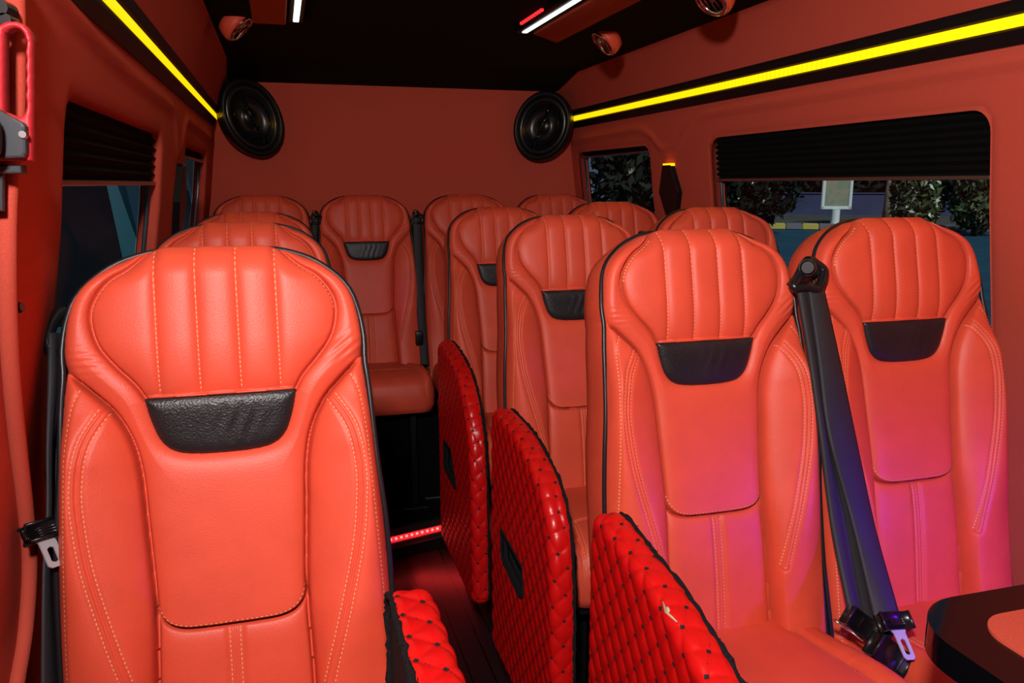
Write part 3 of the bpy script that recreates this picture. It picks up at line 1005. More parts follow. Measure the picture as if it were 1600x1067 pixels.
def build_quilt(x, rear, front, z0, z1, rtop_front, rtop_rear, label, side=-1, thick=0.05, hole=None, res=0.0035, top=None):
    """quilted board standing along the aisle: rear/front = Y of its ends, cover on side -1 (toward -X) or +1"""
    fold = rounded_poly([(front, z0), (rear, z0), (rear, z1), (front, z1)], [0.02, 0.02, rtop_rear, rtop_front], 14)
    if top is not None:
        fold = np.vstack([rounded_poly([(front, z0), (rear, z0), (rear, z1), (front, z1)], [0.02, 0.02, 0, 0], 6)[:14], smooth_line(top, 0.012)])
    t = thing('quilted_panel', label, 'side panel', (x, (rear + front) / 2, z0), 'red quilted side panels')
    L = np.array(t.location)
    r = 0.020; mg = thick - r + r * math.pi / 2
    cen = fold.mean(0)
    # margin outline
    tn = np.roll(fold, -1, 0) - np.roll(fold, 1, 0)
    nrm = np.stack([tn[:, 1], -tn[:, 0]], 1); nrm /= np.linalg.norm(nrm, axis=1)[:, None] + 1e-12
    if sdf(fold + nrm * 0.004, fold).mean() > 0: nrm = -nrm
    outer = fold + nrm * mg
    hl = [hole] if hole is not None else []
    P, Q, loops = patch(outer, hl, res)
    s, near = seg_dist(P, fold, True, True)
    ins = inside(P, fold)
    dirv = np.where(s[:, None] > 1e-6, (P - near) / np.maximum(s, 1e-6)[:, None], 0)
    dirv[ins] = 0
    s = np.where(ins, 0, s)
    th = np.minimum(s / r, math.pi / 2)
    outw = r * np.sin(th); back = r * (1 - np.cos(th)) + np.maximum(s - r * math.pi / 2, 0)
    base2 = np.where(ins[:, None], P, near) + dirv * outw[:, None]
    q = quilt_h(P[:, 0], P[:, 1])
    edge = sstep(mg - s, 0.0, 0.012)
    if hole is not None: edge = edge * sstep(-sdf(P, hole), 0.0, 0.012)
    q = q * edge
    base2 = base2 + dirv * (q * np.sin(th))[:, None]
    dep = back - q * np.cos(th)
    X = x + side * (-dep)     # face lies at x, board goes away from the cover side
    V = np.stack([X, base2[:, 0], base2[:, 1]], 1) - L
    F = [tuple(f) for f in Q]
    o = mesh_obj('quilted_cover', V, F, M['quilt'], t); fix_normals(o)
    # stitched lines with knots
    def surf(p, l):
        s_, n_ = seg_dist(p, fold, True, True); i_ = inside(p, fold)
        d_ = np.where(s_[:, None] > 1e-6, (p - n_) / np.maximum(s_, 1e-6)[:, None], 0); d_[i_] = 0
        s_ = np.where(i_, 0, s_); th_ = np.minimum(s_ / r, math.pi / 2)
        b2 = np.where(i_[:, None], p, n_) + d_ * (r * np.sin(th_))[:, None]
        bk = r * (1 - np.cos(th_)) + np.maximum(s_ - r * math.pi / 2, 0)
        qq = quilt_h(p[:, 0], p[:, 1]) * 0.9 + l
        b2 = b2 + d_ * (qq * np.sin(th_))[:, None]
        return np.stack([x - side * (bk - qq * np.cos(th_)), b2[:, 0], b2[:, 1]], 1) - L
    def okp(p):
        m_ = sdf(p, outer) > 0.006
        if hole is not None: m_ &= sdf(p, hole) < -0.006
        return m_
    lines = []
    (ua, va), (ub, vb) = outer.min(0), outer.max(0)
    for sg in (1, -1):
        c = [sg * 0 + (u / QA + sg * v / QB) for u in (ua, ub) for v in (va, vb)]
        for k in range(int(math.floor(min(c))), int(math.ceil(max(c))) + 1):
            vv = np.arange(va, vb, 0.004); uu = (k - sg * vv / QB) * QA
            p = np.stack([uu, vv], 1)
            m_ = (uu > ua) & (uu < ub)
            p = p[m_]
            if len(p) < 3: continue
            m_ = okp(p)
            run = []
            for pp, g in zip(p, m_):
                if g: run.append(pp)
                else:
                    if len(run) > 3: lines.append(np.array(run))
                    run = []
            if len(run) > 3: lines.append(np.array(run))
    Vd, Fd = dashes(lines, surf, 0.0058, 0.0046, 0.0014, 0.0008)
    add_threads(o, Vd, Fd, M['blackthread'])
    # knots at the crossings
    kn = []
    for i in range(int(ua / QA * 2) - 1, int(ub / QA * 2) + 2):
        for j in range(int(va / QB * 2) - 1, int(vb / QB * 2) + 2):
            if (i + j) % 2 == 0: kn.append((i * QA / 2, j * QB / 2))
    kn = np.array(kn); kn = kn[okp(kn)]
    K = surf(kn, 0.0012); Kx = surf(kn + [0.005, 0], 0.0006); Kx2 = surf(kn - [0.005, 0], 0.0006); Kz = surf(kn + [0, 0.0045], 0.0006); Kz2 = surf(kn - [0, 0.0045], 0.0006)
    Vd = []; Fd = []
    for a, b, c, d, e in zip(K, Kx, Kx2, Kz, Kz2):
        i = len(Vd); Vd += [a, b, d, c, e]
        for k in range(4): Fd.append((i, i + 1 + k, i + 1 + (k + 1) % 4))
    add_threads(o, Vd, Fd, M['blackthread'])
    # backing board and fuzzy felt edge
    bo = fold + nrm * (r - 0.002)
    P, Q, lps = patch(bo, hl, 0.012)
    V = list(np.stack([np.full(len(P), x - side * thick * 0.96), P[:, 0], P[:, 1]], 1) - L)
    o = mesh_obj('felt_backing', V, [tuple(f) for f in Q], M['felt'], t); o['label'] = 'black felt backing'
    bm = bmesh.new()
    ring = fold + nrm * (r - 0.001)
    m_ = ring[:, 1] > z0 + 0.0
    rs = ring
    pts = []
    for k in range(len(rs)):
        a, b = rs[k], rs[(k + 1) % len(rs)]
        n = max(1, int(np.linalg.norm(b - a) / 0.008))
        for i in range(n): pts.append(a + (b - a) * i / n)
    pts3 = [np.array((x - side * (thick + 0.001 + rnd.uniform(-.0015, .0015)), p[0] + rnd.uniform(-.001, .001), p[1] + rnd.uniform(-.001, .001))) - L for p in pts]
    rad = [rnd.uniform(0.0035, 0.0062) for _ in pts3]
    add_tube(bm, pts3, rad, 7, closed=True)
    # little tufts of loose pile
    for k in range(0, len(pts3), 1):
        for _ in range(2):
            p = pts3[k] + np.array([rnd.uniform(-.004, .004), rnd.uniform(-.004, .004), rnd.uniform(-.002, .004)])
            q_ = p + np.array([rnd.uniform(-.003, .003), rnd.uniform(-.003, .003), rnd.uniform(-.001, .003)])
            add_tube(bm, [p, q_], 0.0007, 4, caps=False)
    o = bm_obj('felt_edging', bm, M['felt'], t); o['label'] = 'fuzzy black felt edging'
    if hole is not None:
        bm = bmesh.new()
        add_tube(bm, [np.array((x + side * 0.001, p[0], p[1])) - L for p in hole], 0.004, 8, closed=True)
        for off in (0.010, 0.026, 0.042):
            add_tube(bm, [np.array((x - side * off, p[0], p[1])) - L for p in hole], 0.008, 6, closed=True)
        o = bm_obj('slot_edging', bm, M['felt'], t); o['label'] = 'black edging of the diamond handle slot'
    return t


PXQ = 0.535
SLOT_A = rounded_poly([(1.966, 0.404), (1.896, 0.400), (1.761, 0.388), (1.752, 0.313), (1.788, 0.297), (1.871, 0.308), (1.952, 0.322)], 0.008, 3)
SLOT_B = rounded_poly([(2.790, 0.394), (2.657, 0.399), (2.640, 0.371), (2.572, 0.282), (2.632, 0.277), (2.795, 0.287)], 0.008, 3)
fq = build_quilt(PXQ, 1.30, 0.79, 0.02, 0.705, 0, 0, 'red diamond-quilted panel in the right foreground, a scuff on its rounded top edge',
            top=[(1.30, 0.66), (1.295, 0.695), (1.27, 0.705), (1.18, 0.693), (1.06, 0.680), (0.96, 0.655), (0.87, 0.620), (0.815, 0.555), (0.793, 0.42), (0.79, 0.25)])
L = np.array(fq.location)
bm = bmesh.new(); c = at(1043, 956, X=0.5395) - L
bmesh.ops.create_icosphere(bm, subdivisions=3, radius=1.0, matrix=Matrix.Translation(c) @ Matrix.Diagonal((0.004, 0.0065, 0.0085, 1)))
add_tube(bm, [at(1036, 940, X=0.540) - L, c + np.array((-0.002, 0, 0)), at(1058, 972, X=0.540) - L], [0.0012, 0.003, 0.0010], 6)
o = bm_obj('scuff', bm, M['beige'], fq); o['label'] = 'pale worn scuff'
build_quilt(PXQ, 2.05, 1.547, 0.02, 0.70, 0, 0, 'red diamond-quilted panel with an open handle slot, middle of the three right of the aisle', hole=SLOT_A,
            top=[(2.05, 0.66), (2.045, 0.692), (2.02, 0.701), (1.92, 0.700), (1.82, 0.692), (1.71, 0.665), (1.63, 0.628), (1.575, 0.555), (1.552, 0.42), (1.547, 0.25)])
build_quilt(PXQ + 0.006, 2.87, 2.345, -0.01, 0.735, 0, 0, 'red diamond-quilted panel farthest down the aisle, with a black handle slot', hole=SLOT_B,
            top=[(2.87, 0.69), (2.865, 0.725), (2.84, 0.735), (2.73, 0.728), (2.62, 0.708), (2.52, 0.674), (2.425, 0.595), (2.372, 0.46), (2.350, 0.25)])
build_quilt(0.178, 1.05, 0.45, 0.10, 0.745, 0.06, 0.03, 'red diamond-quilted panel beside the left foreground seat, seen from above', side=1, thick=0.058)

# ------------------------------------------------------------------ seat belts
def ribbon(left, right, n=8, thick=0.0016, bow=0.0, center=None, folds=0, fa=0.0):
    """webbing between two edge curves"""
    l = smooth_line(left, 0.01); r = smooth_line(right, 0.01)
    m_ = max(len(l), len(r))
    rs = lambda a: np.stack([np.interp(np.linspace(0, 1, m_), np.linspace(0, 1, len(a)), a[:, i]) for i in range(3)], 1)
    l = rs(l); r = rs(r); V = []; F = []
    for k in range(m_):
        d = r[k] - l[k]; tn = (l[min(k + 1, m_ - 1)] - l[max(k - 1, 0)])
        nm = np.cross(d, tn); nm /= np.linalg.norm(nm) + 1e-9
        if nm[1] > 0: nm = -nm
        for i in range(n + 1):
            t = i / n
            V.append(l[k] + d * t + nm * (bow * math.sin(math.pi * t) + (fa * math.sin(math.pi * folds * t) if folds else 0)))
    for k in range(m_ - 1):
        for i in range(n):
            a = k * (n + 1) + i; F.append((a, a + 1, a + n + 2, a + n + 1))
    return V, F


def webbing(parent, strips):
    L = np.array(parent.location); V = []; F = []
    for st in strips:
        v, f = ribbon(**st); o = len(V); V += [p - L for p in v]; F += [tuple(i + o for i in q) for q in f]
    o = mesh_obj('webbing', V, F, M['webbing'], parent)
    md = o.modifiers.new('thickness', 'SOLIDIFY'); md.thickness = 0.0016; md.offset = 0
    return o


def at_back(px, py, ycr, off, ztop=1.235, ycrz=0.53):
    """point on the plane of the seat backs of a row, off metres in front of it"""
    d = _F + _R * (px - CXP) / F_PX + _U * (CYP - py) / F_PX
    n = NN; p0 = np.array([0, ycr, ycrz]) + n * off
    t = ((p0 - CAM) @ n) / (d @ n)
    return CAM + d * t


# first right-hand pair
gp = at_back(1266, 424, 1.30, 0.035)
sb = thing('seat_belt', 'black seat belt hanging between the first right-hand pair, its tongue lit blue', 'seat belt', gp, 'seat belts')
B = lambda px, py, o=0.055: at_back(px, py, 1.30, o)
webbing(sb, [dict(left=[B(1244, 452, .04), B(1262, 560), B(1279, 680), B(1298, 825), B(1325, 958, .125)], right=[B(1276, 448, .04), B(1292, 560), B(1310, 680), B(1340, 825), B(1372, 984, .14)], bow=0.004, folds=3, fa=0.0032),
             dict(left=[B(1262, 448, .045), B(1278, 560, .06), B(1294, 680, .062), B(1333, 825, .068), B(1368, 980, .155)], right=[B(1288, 452, .045), B(1312, 560, .06), B(1337, 680, .062), B(1368, 825, .068), B(1409, 972, .165)], bow=0.005)])
L = np.array(sb.location)
bm = bmesh.new()
add_cyl(bm, B(1262, 418, .05) - L, B(1258, 418, .005) - L, 0.017, 0.015, n=24)
add_cyl(bm, B(1262, 418, .058) - L, B(1262, 418, .05) - L, 0.012, 0.016, n=24)
bm_obj('anchor_bolt', bm, M['black'], sb, angle=35)
bm = bmesh.new()
gl = [B(1262, 408, .03), B(1276, 414, .032), B(1287, 424, .036), B(1284, 440, .044), B(1276, 452, .046), B(1262, 448, .045), B(1246, 450, .042), B(1240, 447, .04), B(1248, 432, .036)]
add_tube(bm, smooth_line([p - L for p in gl], 0.004, True), 0.0105, 12, closed=True)
add_prism(bm, [(p[0], p[2]) for p in smooth_line([q - L for q in gl[:3] + gl[7:]], 0.004, True)], lambda u_, v_, d_: (u_, gl[0][1] - L[1] + d_, v_), -0.012, 0.004, 0.003)
bm_obj('belt_guide', bm, M['plastic'], sb, angle=60)
# tongue
def oriented_box(bm, c, ux, uy, uz, sx, sy, sz, bevel=0.002):
    r = bmesh.ops.create_cube(bm, size=1.0); vs_ = r['verts']
    for v in vs_:
        v.co = Vector(c) + Vector(ux) * v.co.x * sx + Vector(uy) * v.co.y * sy + Vector(uz) * v.co.z * sz
    bmesh.ops.bevel(bm, geom=list({e for v in vs_ for e in v.link_edges}), offset=bevel, segments=2, affect='EDGES')
def basis(a, b, nrm):
    u = Vector(b) - Vector(a); u.normalize(); n = Vector(nrm); n = (n - u * n.dot(u)).normalized(); w = u.cross(n)
    return u, w, n
def tongue(parent, a, b, nrm, w_head=0.06, mhead=None):
    """a: top of the plastic grip, b: tip of the steel plate"""
    L = np.array(parent.location); a = np.array(a) - L; b = np.array(b) - L
    u, w, n = basis(a, b, nrm); ln = np.linalg.norm(b - a)
    bm = bmesh.new(); oriented_box(bm, Vector(a) + u * ln * 0.16, u, w, n, ln * 0.30, w_head, 0.014, 0.004)
    for k in (-0.012, 0, 0.012): oriented_box(bm, Vector(a) + u * (ln * 0.2 + k * 0.35) + n * 0.008, u, w, n, 0.002, 0.026, 0.003, 0.0008)
    bm_obj('tongue_grip', bm, M['plastic'], parent)
    bm = bmesh.new()
    hw = 0.0125
    outer = [(0.28, 0.020), (0.42, hw), (0.94, hw * 0.95), (1.0, hw * 0.6), (1.0, -hw * 0.6), (0.94, -hw * 0.95), (0.42, -hw), (0.28, -0.020)]
    inn = [(0.58, 0.0055), (0.86, 0.0055), (0.90, 0.0), (0.86, -0.0055), (0.58, -0.0055), (0.54, 0.0)]
    P_, Q_, lps = patch(np.array([(p[0] * ln, p[1]) for p in outer]), [np.array([(p[0] * ln, p[1]) for p in inn])], 0.0018)
    V = []; F = []
    n_ = len(P_)
    for sgn in (1, -1):
        for p in P_: V.append(Vector(a) + u * p[0] + w * p[1] + n * 0.0014 * sgn)
    for q in Q_: F.append(tuple(q)); F.append(tuple(i + n_ for i in q[::-1]))
    for lp in lps:
        for k in range(len(lp)):
            a_, b_ = lp[k], lp[(k + 1) % len(lp)]; F.append((a_, b_, b_ + n_, a_ + n_))
    o = mesh_obj('tongue_plate', V, F, M['silver'], parent, smooth=False); fix_normals(o); o['label'] = 'bright steel tongue plate'
tongue(sb, B(1393, 960, .165), B(1423, 1031, .215), NN, 0.058)
u, w, n = basis(B(1322, 957, .13), B(1384, 1003, .15), NN)
bm = bmesh.new(); c = Vector((B(1322, 957, .13) + B(1384, 1003, .15)) / 2 - L)
oriented_box(bm, c, u, w, n, 0.080, 0.028, 0.018, 0.005)
for k in range(5): oriented_box(bm, c + n * 0.010 + w * (k - 2) * 0.0042, u, w, n, 0.036, 0.0018, 0.003, 0.0007)
bm_obj('slider', bm, M['plastic'], sb)
bk = B(1388, 1021, .175)
t = thing('belt_buckle', 'black belt buckle lying between the cushions below the blue-lit tongue', 'buckle', bk)
L = np.array(t.location)
u, w, n = basis(B(1358, 1000, .17), B(1414, 1042, .18), NN)
bm = bmesh.new(); oriented_box(bm, (0, 0, 0), u, w, n, 0.066, 0.036, 0.024, 0.005); bm_obj('buckle_body', bm, M['plastic'], t)
bm = bmesh.new(); oriented_box(bm, Vector((0, 0, 0)) + u * 0.028 + n * 0.006, u, w, n, 0.016, 0.028, 0.016, 0.003); bm_obj('release_button', bm, M['grey'], t)
bm = bmesh.new(); add_tube(bm, [B(1303, 968, .115) - L, B(1318, 979, .12) - L, B(1333, 989, .125) - L, B(1350, 1002, .15) - L], 0.0032, 8); bm_obj('stalk', bm, M['chrome'], t)

# belt beside the foreground left seat
Bl = lambda px, py, o=0.03: at_back(px, py, 1.14, o)
gp = Bl(88, 520)
sb = thing('seat_belt', 'black seat belt between the left foreground seat and the wall', 'seat belt', gp, 'seat belts'); L = np.array(sb.location)
webbing(sb, [dict(left=[Bl(74, 520, -.02), Bl(74, 600, -.02), Bl(72, 700, -.01), Bl(72, 800, 0), Bl(66, 900, .01), Bl(64, 1067, .01), Bl(64, 1180, .01)],
                  right=[Bl(98, 520, -.04), Bl(96, 600, -.04), Bl(84, 700, -.03), Bl(82, 800, -.02), Bl(84, 900, -.02), Bl(100, 1067, -.03), Bl(100, 1180, -.03)], bow=0.003, folds=2, fa=0.002),
             dict(left=[Bl(84, 560, -.05), Bl(84, 700, -.05), Bl(78, 830, -.04), Bl(74, 950, -.03), Bl(82, 1100, -.03)],
                  right=[Bl(106, 560, -.06), Bl(104, 700, -.06), Bl(92, 830, -.05), Bl(98, 950, -.05), Bl(110, 1100, -.05)], bow=0.003)])
bm = bmesh.new()
add_tube(bm, smooth_line([p - L for p in (Bl(96, 488, -.05), Bl(82, 505, -.04), Bl(75, 530, -.03), Bl(80, 548, -.03), Bl(98, 552, -.045), Bl(112, 540, -.06), Bl(112, 500, -.06))], 0.004, True), 0.009, 10, closed=True)
bm_obj('belt_guide', bm, M['plastic'], sb)
tongue(sb, Bl(62, 818, .015), Bl(90, 885, .03), (0.75, -0.6, 0.2), 0.045)

# belts of the back row and of the second pair
def small_belt(label, top, bot, ycr, crz, w, guide_r):
    f = lambda p, o: at_back(p[0], p[1], ycr, o, ycrz=crz)
    sb = thing('seat_belt', label, 'seat belt', f(top, 0.0), 'seat belts'); L = np.array(sb.location)
    mid = ((top[0] + bot[0]) / 2 - 2, (top[1] + bot[1]) / 2)
    webbing(sb, [dict(left=[f((top[0] - w, top[1] + 6), .0), f((mid[0] - w, mid[1]), .035), f((bot[0] - w, bot[1]), .06)], right=[f((top[0] + w, top[1] + 6), .0), f((mid[0] + w, mid[1]), .035), f((bot[0] + w, bot[1]), .06)], bow=0.004)])
    bm = bmesh.new(); c = Vector(f(top, 0.005) - L)
    add_cyl(bm, c + Vector((0, 0.03, 0)), c + Vector((0, -0.012, 0)), guide_r, guide_r * 0.8, n=20)
    bm_obj('anchor_bolt', bm, M['plastic'], sb)
    bm = bmesh.new(); add_cyl(bm, c + Vector((-0.006, -0.008, 0.006)), c + Vector((-0.006, -0.016, 0.006)), guide_r * 0.42, n=16); bm_obj('bolt_cap', bm, M['steel'], sb)
    bm = bmesh.new()
    add_tube(bm, smooth_line([c + Vector(v) for v in ((-0.02, -0.012, -0.012), (0.0, -0.016, -0.004), (0.024, -0.012, -0.012), (0.022, -0.012, -0.04), (0.0, -0.018, -0.045), (-0.024, -0.012, -0.038))], 0.004, True), 0.006, 8, closed=True)
    bm_obj('belt_guide', bm, M['plastic'], sb)
    return sb
small_belt('black seat belt hanging beside the back-row seat at the aisle end, on its right', (651, 333), (664, 570), 3.745, 0.573, 6.5, 0.016)
small_belt('black seat belt top showing left of the aisle-end back-row seat', (493, 334), (490, 470), 3.745, 0.573, 5, 0.016)
small_belt('black seat belt top peeping between the second right-hand pair of seats', (1009, 368), (1006, 470), 2.10, 0.53, 6, 0.014)
# hanging tongue of the aisle-end belt
sbt = at_back(655, 527, 3.745, 0.075, ycrz=0.573)
t = thing('belt_buckle', 'black belt buckle at the aisle-end back-row seat', 'buckle', sbt); L = np.array(t.location)
bm = bmesh.new(); add_box(bm, (-0.018, -0.012, -0.035), (0.018, 0.012, 0.03), 0.004); bm_obj('buckle_body', bm, M['plastic'], t)
bm = bmesh.new(); add_box(bm, (-0.012, -0.015, 0.012), (0.012, -0.008, 0.028), 0.002); bm_obj('release_button', bm, M['grey'], t)

# ------------------------------------------------------------------ table at the lower right
tz = 0.75
tb = thing('table', 'black gloss table with orange padded inset, lower right corner', 'table', (1.16, 0.50, ZF)); L = np.array(tb.location)
TP = rounded_poly([(0.795, 0.10), (1.50, 0.10), (1.50, 0.832), (0.795, 0.832)], [0.06, 0.03, 0.03, 0.10], 16)
TI = rounded_poly([(0.862, 0.17), (1.44, 0.17), (1.44, 0.772), (0.862, 0.772)], [0.04, 0.03, 0.03, 0.055], 12)
bm = bmesh.new(); add_prism(bm, TP, lambda u, v, d: np.array((u, v, d)) - L, tz - 0.042, tz, 0.012, 5)
bm_obj('table_top', bm, M['gloss'], tb, angle=50)
bm = bmesh.new(); add_prism(bm, TI, lambda u, v, d: np.array((u, v, d)) - L, tz - 0.004, tz + 0.004, 0.0025, 3)
o = bm_obj('padded_inset', bm, M['wall'], tb, angle=50); o['label'] = 'orange padded inset'
bm = bmesh.new(); add_cyl(bm, np.array((1.2, 0.45, ZF + 0.02)) - L, np.array((1.2, 0.45, tz - 0.04)) - L, 0.035); add_cyl(bm, np.array((1.2, 0.45, ZF)) - L, np.array((1.2, 0.45, ZF + 0.02)) - L, 0.13, 0.12)
bm_obj('pedestal', bm, M['black'], tb, angle=40)

# ------------------------------------------------------------------ step light, rear box
def step_y(x): return 2.985 + (x + 0.45) * 0.2678
t = thing('step_light', 'aluminium step nosing with a row of red lights across the aisle', 'light', (0.52, step_y(0.52) - 0.012, ZP - 0.06)); L = np.array(t.location)
u = Vector((1, 0.2678, 0)).normalized(); n = Vector((0.2678, -1, 0)).normalized()
c = Vector((0.52, step_y(0.52), 0))
bm = bmesh.new()
for (z0, z1, d) in ((ZP - 0.030, ZP + 0.004, 0.014), (ZP - 0.088, ZP - 0.060, 0.014), (ZP - 0.062, ZP - 0.028, 0.006)):
    oriented_box(bm, c + n * d * 0.5 + Vector((0, 0, (z0 + z1) / 2)) - Vector(L), u, n, (0, 0, 1), 0.72, d, z1 - z0, 0.002)
bm_obj('nosing', bm, M['steel'], t, smooth=False)
bm = bmesh.new(); oriented_box(bm, c + n * 0.0075 + Vector((0, 0, ZP - 0.045)) - Vector(L), u, n, (0, 0, 1), 0.72, 0.003, 0.026, 0.001)
bm_obj('light_strip', bm, M['ledr'], t, smooth=False)
bm = bmesh.new()
for k in range(-14, 15):
    bmesh.ops.create_icosphere(bm, subdivisions=2, radius=0.0058, matrix=Matrix.Translation(c + u * k * 0.0245 + n * 0.0095 + Vector((0, 0, ZP - 0.045)) - Vector(L)))
me = bpy.data.meshes.new('points'); bm.to_mesh(me); bm.free()
add_threads([c for c in t.children if c.name.startswith('light_strip')][0], [v.co for v in me.vertices], [tuple(p.vertices) for p in me.polygons], M['ledrp'])
bpy.data.meshes.remove(me)
bm = bmesh.new(); add_box(bm, (-0.36, 3.50, ZP), (1.60, 3.54, 0.28), 0.003)
struct(bm_obj('trim_5', bm, M['ceil'], smooth=False), 'black kick board under the back row cushions', 'kick board')
bm = bmesh.new(); add_box(bm, (-0.36, 3.485, ZP), (1.60, 3.499, ZP + 0.007), 0.002)
struct(bm_obj('trim_6', bm, M['grey'], smooth=False), 'thin grey metal strip at the foot of the kick board', 'trim')

# ------------------------------------------------------------------ left foreground: pillar bead, cap, red grip handle
def wallpt(px, py, sg=-1, off=0.0):
    d = _F + _R * (px - CXP) / F_PX + _U * (CYP - py) / F_PX
    t = 0.05
    while t < 12:
        p = CAM + d * t
        if (p[0] - XC) * sg > half(p[2]) - off: return p
        t += 0.002
bead = [wallpt(x, y, off=0.008) for x, y in ((20, -60), (23, 0), (24, 100), (22, 200), (12, 300), (10, 400), (12, 500), (18, 600), (28, 700), (40, 800), (46, 880), (40, 980), (26, 1067), (10, 1150))]
bm = bmesh.new(); add_tube(bm, smooth_line(bead, 0.01), 0.011, 12)
struct(bm_obj('trim_7', bm, M['wall']), 'rust fabric bead along the left door pillar', 'trim')
p = wallpt(25, 481)  # plain round cap, no hook
t = thing('coat_hook', 'small round black cap on the left wall below the red handle', 'cap', p)
bm = bmesh.new(); add_cyl(bm, (0, 0, 0), (0.008, -0.002, 0.001), 0.0085, 0.006, n=20); bm_obj('cap', bm, M['plastic'], t, angle=40)
bm = bmesh.new(); add_cyl(bm, (-0.001, 0, 0), (0.003, 0, 0), 0.0105, 0.0095, n=20); bm_obj('collar', bm, M['plastic'], t, angle=40)

HY = 1.02
hp = lambda x, y: at(x, y, Y=HY)[[0, 2]]
t = thing('grip_handle', 'red plastic loop handle in a grey bracket at the top left edge', 'handle', at(25, 250, Y=HY)); L = np.array(t.location)
outl = [hp(*q) for q in ((-40, 60), (-10, 52), (2, 42), (15, 36), (30, 36), (42, 41), (50, 51), (53.5, 64), (54, 150), (53, 252), (-40, 252))]
inn = [hp(*q) for q in ((11, 62), (15, 52), (23, 47), (32, 47), (40, 53), (45, 64), (46, 75), (44, 84), (46, 96), (44, 106), (46, 118), (44, 128), (46, 140), (44, 150), (46, 162), (45, 172), (41, 180), (34, 184), (14, 176), (11, 168))]
outl = np.array(outl); inn = np.array(inn)
P, Q, lps = patch(outl, [smooth_line(inn, 0.002, True)], 0.0016)
fo = np.minimum(sdf(P, outl), -sdf(P, smooth_line(inn, 0.002, True)))
V = []; F = []; n_ = len(P); dpt = 0.026
e = np.clip(fo / 0.004, 0, 1); rr = 0.004 * (1 - np.sqrt(1 - (1 - e) ** 2))
for sgn, y in ((1, HY - dpt / 2), (-1, HY + dpt / 2)):
    for p, r_ in zip(P, rr): V.append(np.array((p[0], y + sgn * r_, p[1])) - L)
for q in Q: F.append(tuple(q)); F.append(tuple(i + n_ for i in q[::-1]))
for lp in lps:
    for k in range(len(lp)):
        a, b = lp[k], lp[(k + 1) % len(lp)]; F.append((a, b, b + n_, a + n_))
o = mesh_obj('grip_loop', V, F, M['redplastic'], t); fix_normals(o)
bm = bmesh.new()
add_prism(bm, [hp(*q) for q in ((-40, 150), (0, 168), (18, 180), (46, 194), (50, 200), (51, 240), (47, 248), (-40, 251))], lambda u, v, d: np.array((u, d, v)) - L, HY - dpt / 2 - 0.012, HY + dpt / 2 + 0.004, 0.003)
o = bm_obj('bracket', bm, M['grey'], t, smooth=False); o['label'] = 'dark grey bracket'
bm = bmesh.new(); c = at(36, 210, Y=HY - dpt / 2 - 0.012) - L
add_cyl(bm, c + np.array((0, 0.002, 0)), c - np.array((0, 0.003, 0)), 0.0052, 0.0038, n=16); bm_obj('rivet', bm, M['steel'], t, angle=40)
bm = bmesh.new()
add_prism(bm, [hp(*q) for q in ((-40, 256), (34, 258), (35, 271), (-40, 272))], lambda u, v, d: np.array((u, d, v)) - L, HY - 0.004, HY + 0.02, 0.002)
add_prism(bm, [hp(*q) for q in ((-30, 268), (2, 268), (2, 330), (-30, 330))], lambda u, v, d: np.array((u, d, v)) - L, HY + 0.004, HY + 0.015, 0.002)
bm_obj('mounting_plate', bm, M['grey'], t, smooth=False)
bm = bmesh.new()
add_tube(bm, smooth_line([np.array((*hp(-14, 196), 0))[[0, 2, 1]] + np.array((0, HY - 0.04, 0)) - L, np.array((hp(8, 190)[0], HY - 0.045, hp(8, 190)[1])) - L, np.array((hp(14, 205)[0], HY - 0.045, hp(14, 205)[1])) - L, np.array((hp(10, 240)[0], HY - 0.04, hp(10, 240)[1])) - L, np.array((hp(-14, 246)[0], HY - 0.04, hp(-14, 246)[1])) - L], 0.003), 0.006, 8)
bm_obj('lever', bm, M['plastic'], t)
bm = bmesh.new()
for q in ((3, 14, 0.011), (12, 33, 0.008)):
    c = at(q[0], q[1], Y=HY + 0.01) - L
    add_cyl(bm, c + np.array((0, 0.02, 0)), c - np.array((0, 0.012, 0)), q[2], q[2] * 0.8, n=18)
add_cyl(bm, at(3, 10, Y=HY + 0.01) - L, at(10, 36, Y=HY + 0.01) - L, 0.007, n=12)
bm_obj('pivot_screw', bm, M['plastic'], t, angle=40)

# ------------------------------------------------------------------ outside, beyond the right window
def noise_mat(name, c0, c1, scale, rough=0.8, stretch=(1, 1, 1)):
    m = mat(name, c0, rough, spec=0.2); n = N(m, 'ShaderNodeTexNoise'); n.inputs['Scale'].default_value = scale; n.inputs['Detail'].default_value = 4
    texmap(m, n, stretch); r = N(m, 'ShaderNodeValToRGB'); r.color_ramp.elements[0].position = 0.35; r.color_ramp.elements[1].position = 0.65
    r.color_ramp.elements[0].color = (*c0, 1); r.color_ramp.elements[1].color = (*c1, 1)
    m.node_tree.links.new(n.outputs['Fac'], r.inputs[0]); m.node_tree.links.new(r.outputs[0], m.node_tree.nodes['Principled BSDF'].inputs['Base Color'])
    return m
M['asphalt'] = noise_mat('asphalt', (0.010, 0.050, 0.080), (0.016, 0.066, 0.10), 1.5)
M['leaf'] = noise_mat('leaf', (0.035, 0.06, 0.02), (0.10, 0.13, 0.05), 3)
M['darkleaf'] = noise_mat('dark_leaf', (0.006, 0.010, 0.006), (0.016, 0.022, 0.012), 2)
M['bloom'] = mat('pale_bloom', (0.65, 0.66, 0.45), 0.7)
M['bark'] = noise_mat('bark', (0.16, 0.12, 0.08), (0.30, 0.24, 0.17), 6)
M['kerby'] = mat('yellow_kerb', (0.55, 0.42, 0.08), 0.8)
M['kerbk'] = mat('grey_kerb', (0.16, 0.16, 0.17), 0.8)
M['sign'] = mat('white_sign_frame', (0.75, 0.78, 0.74), 0.5)
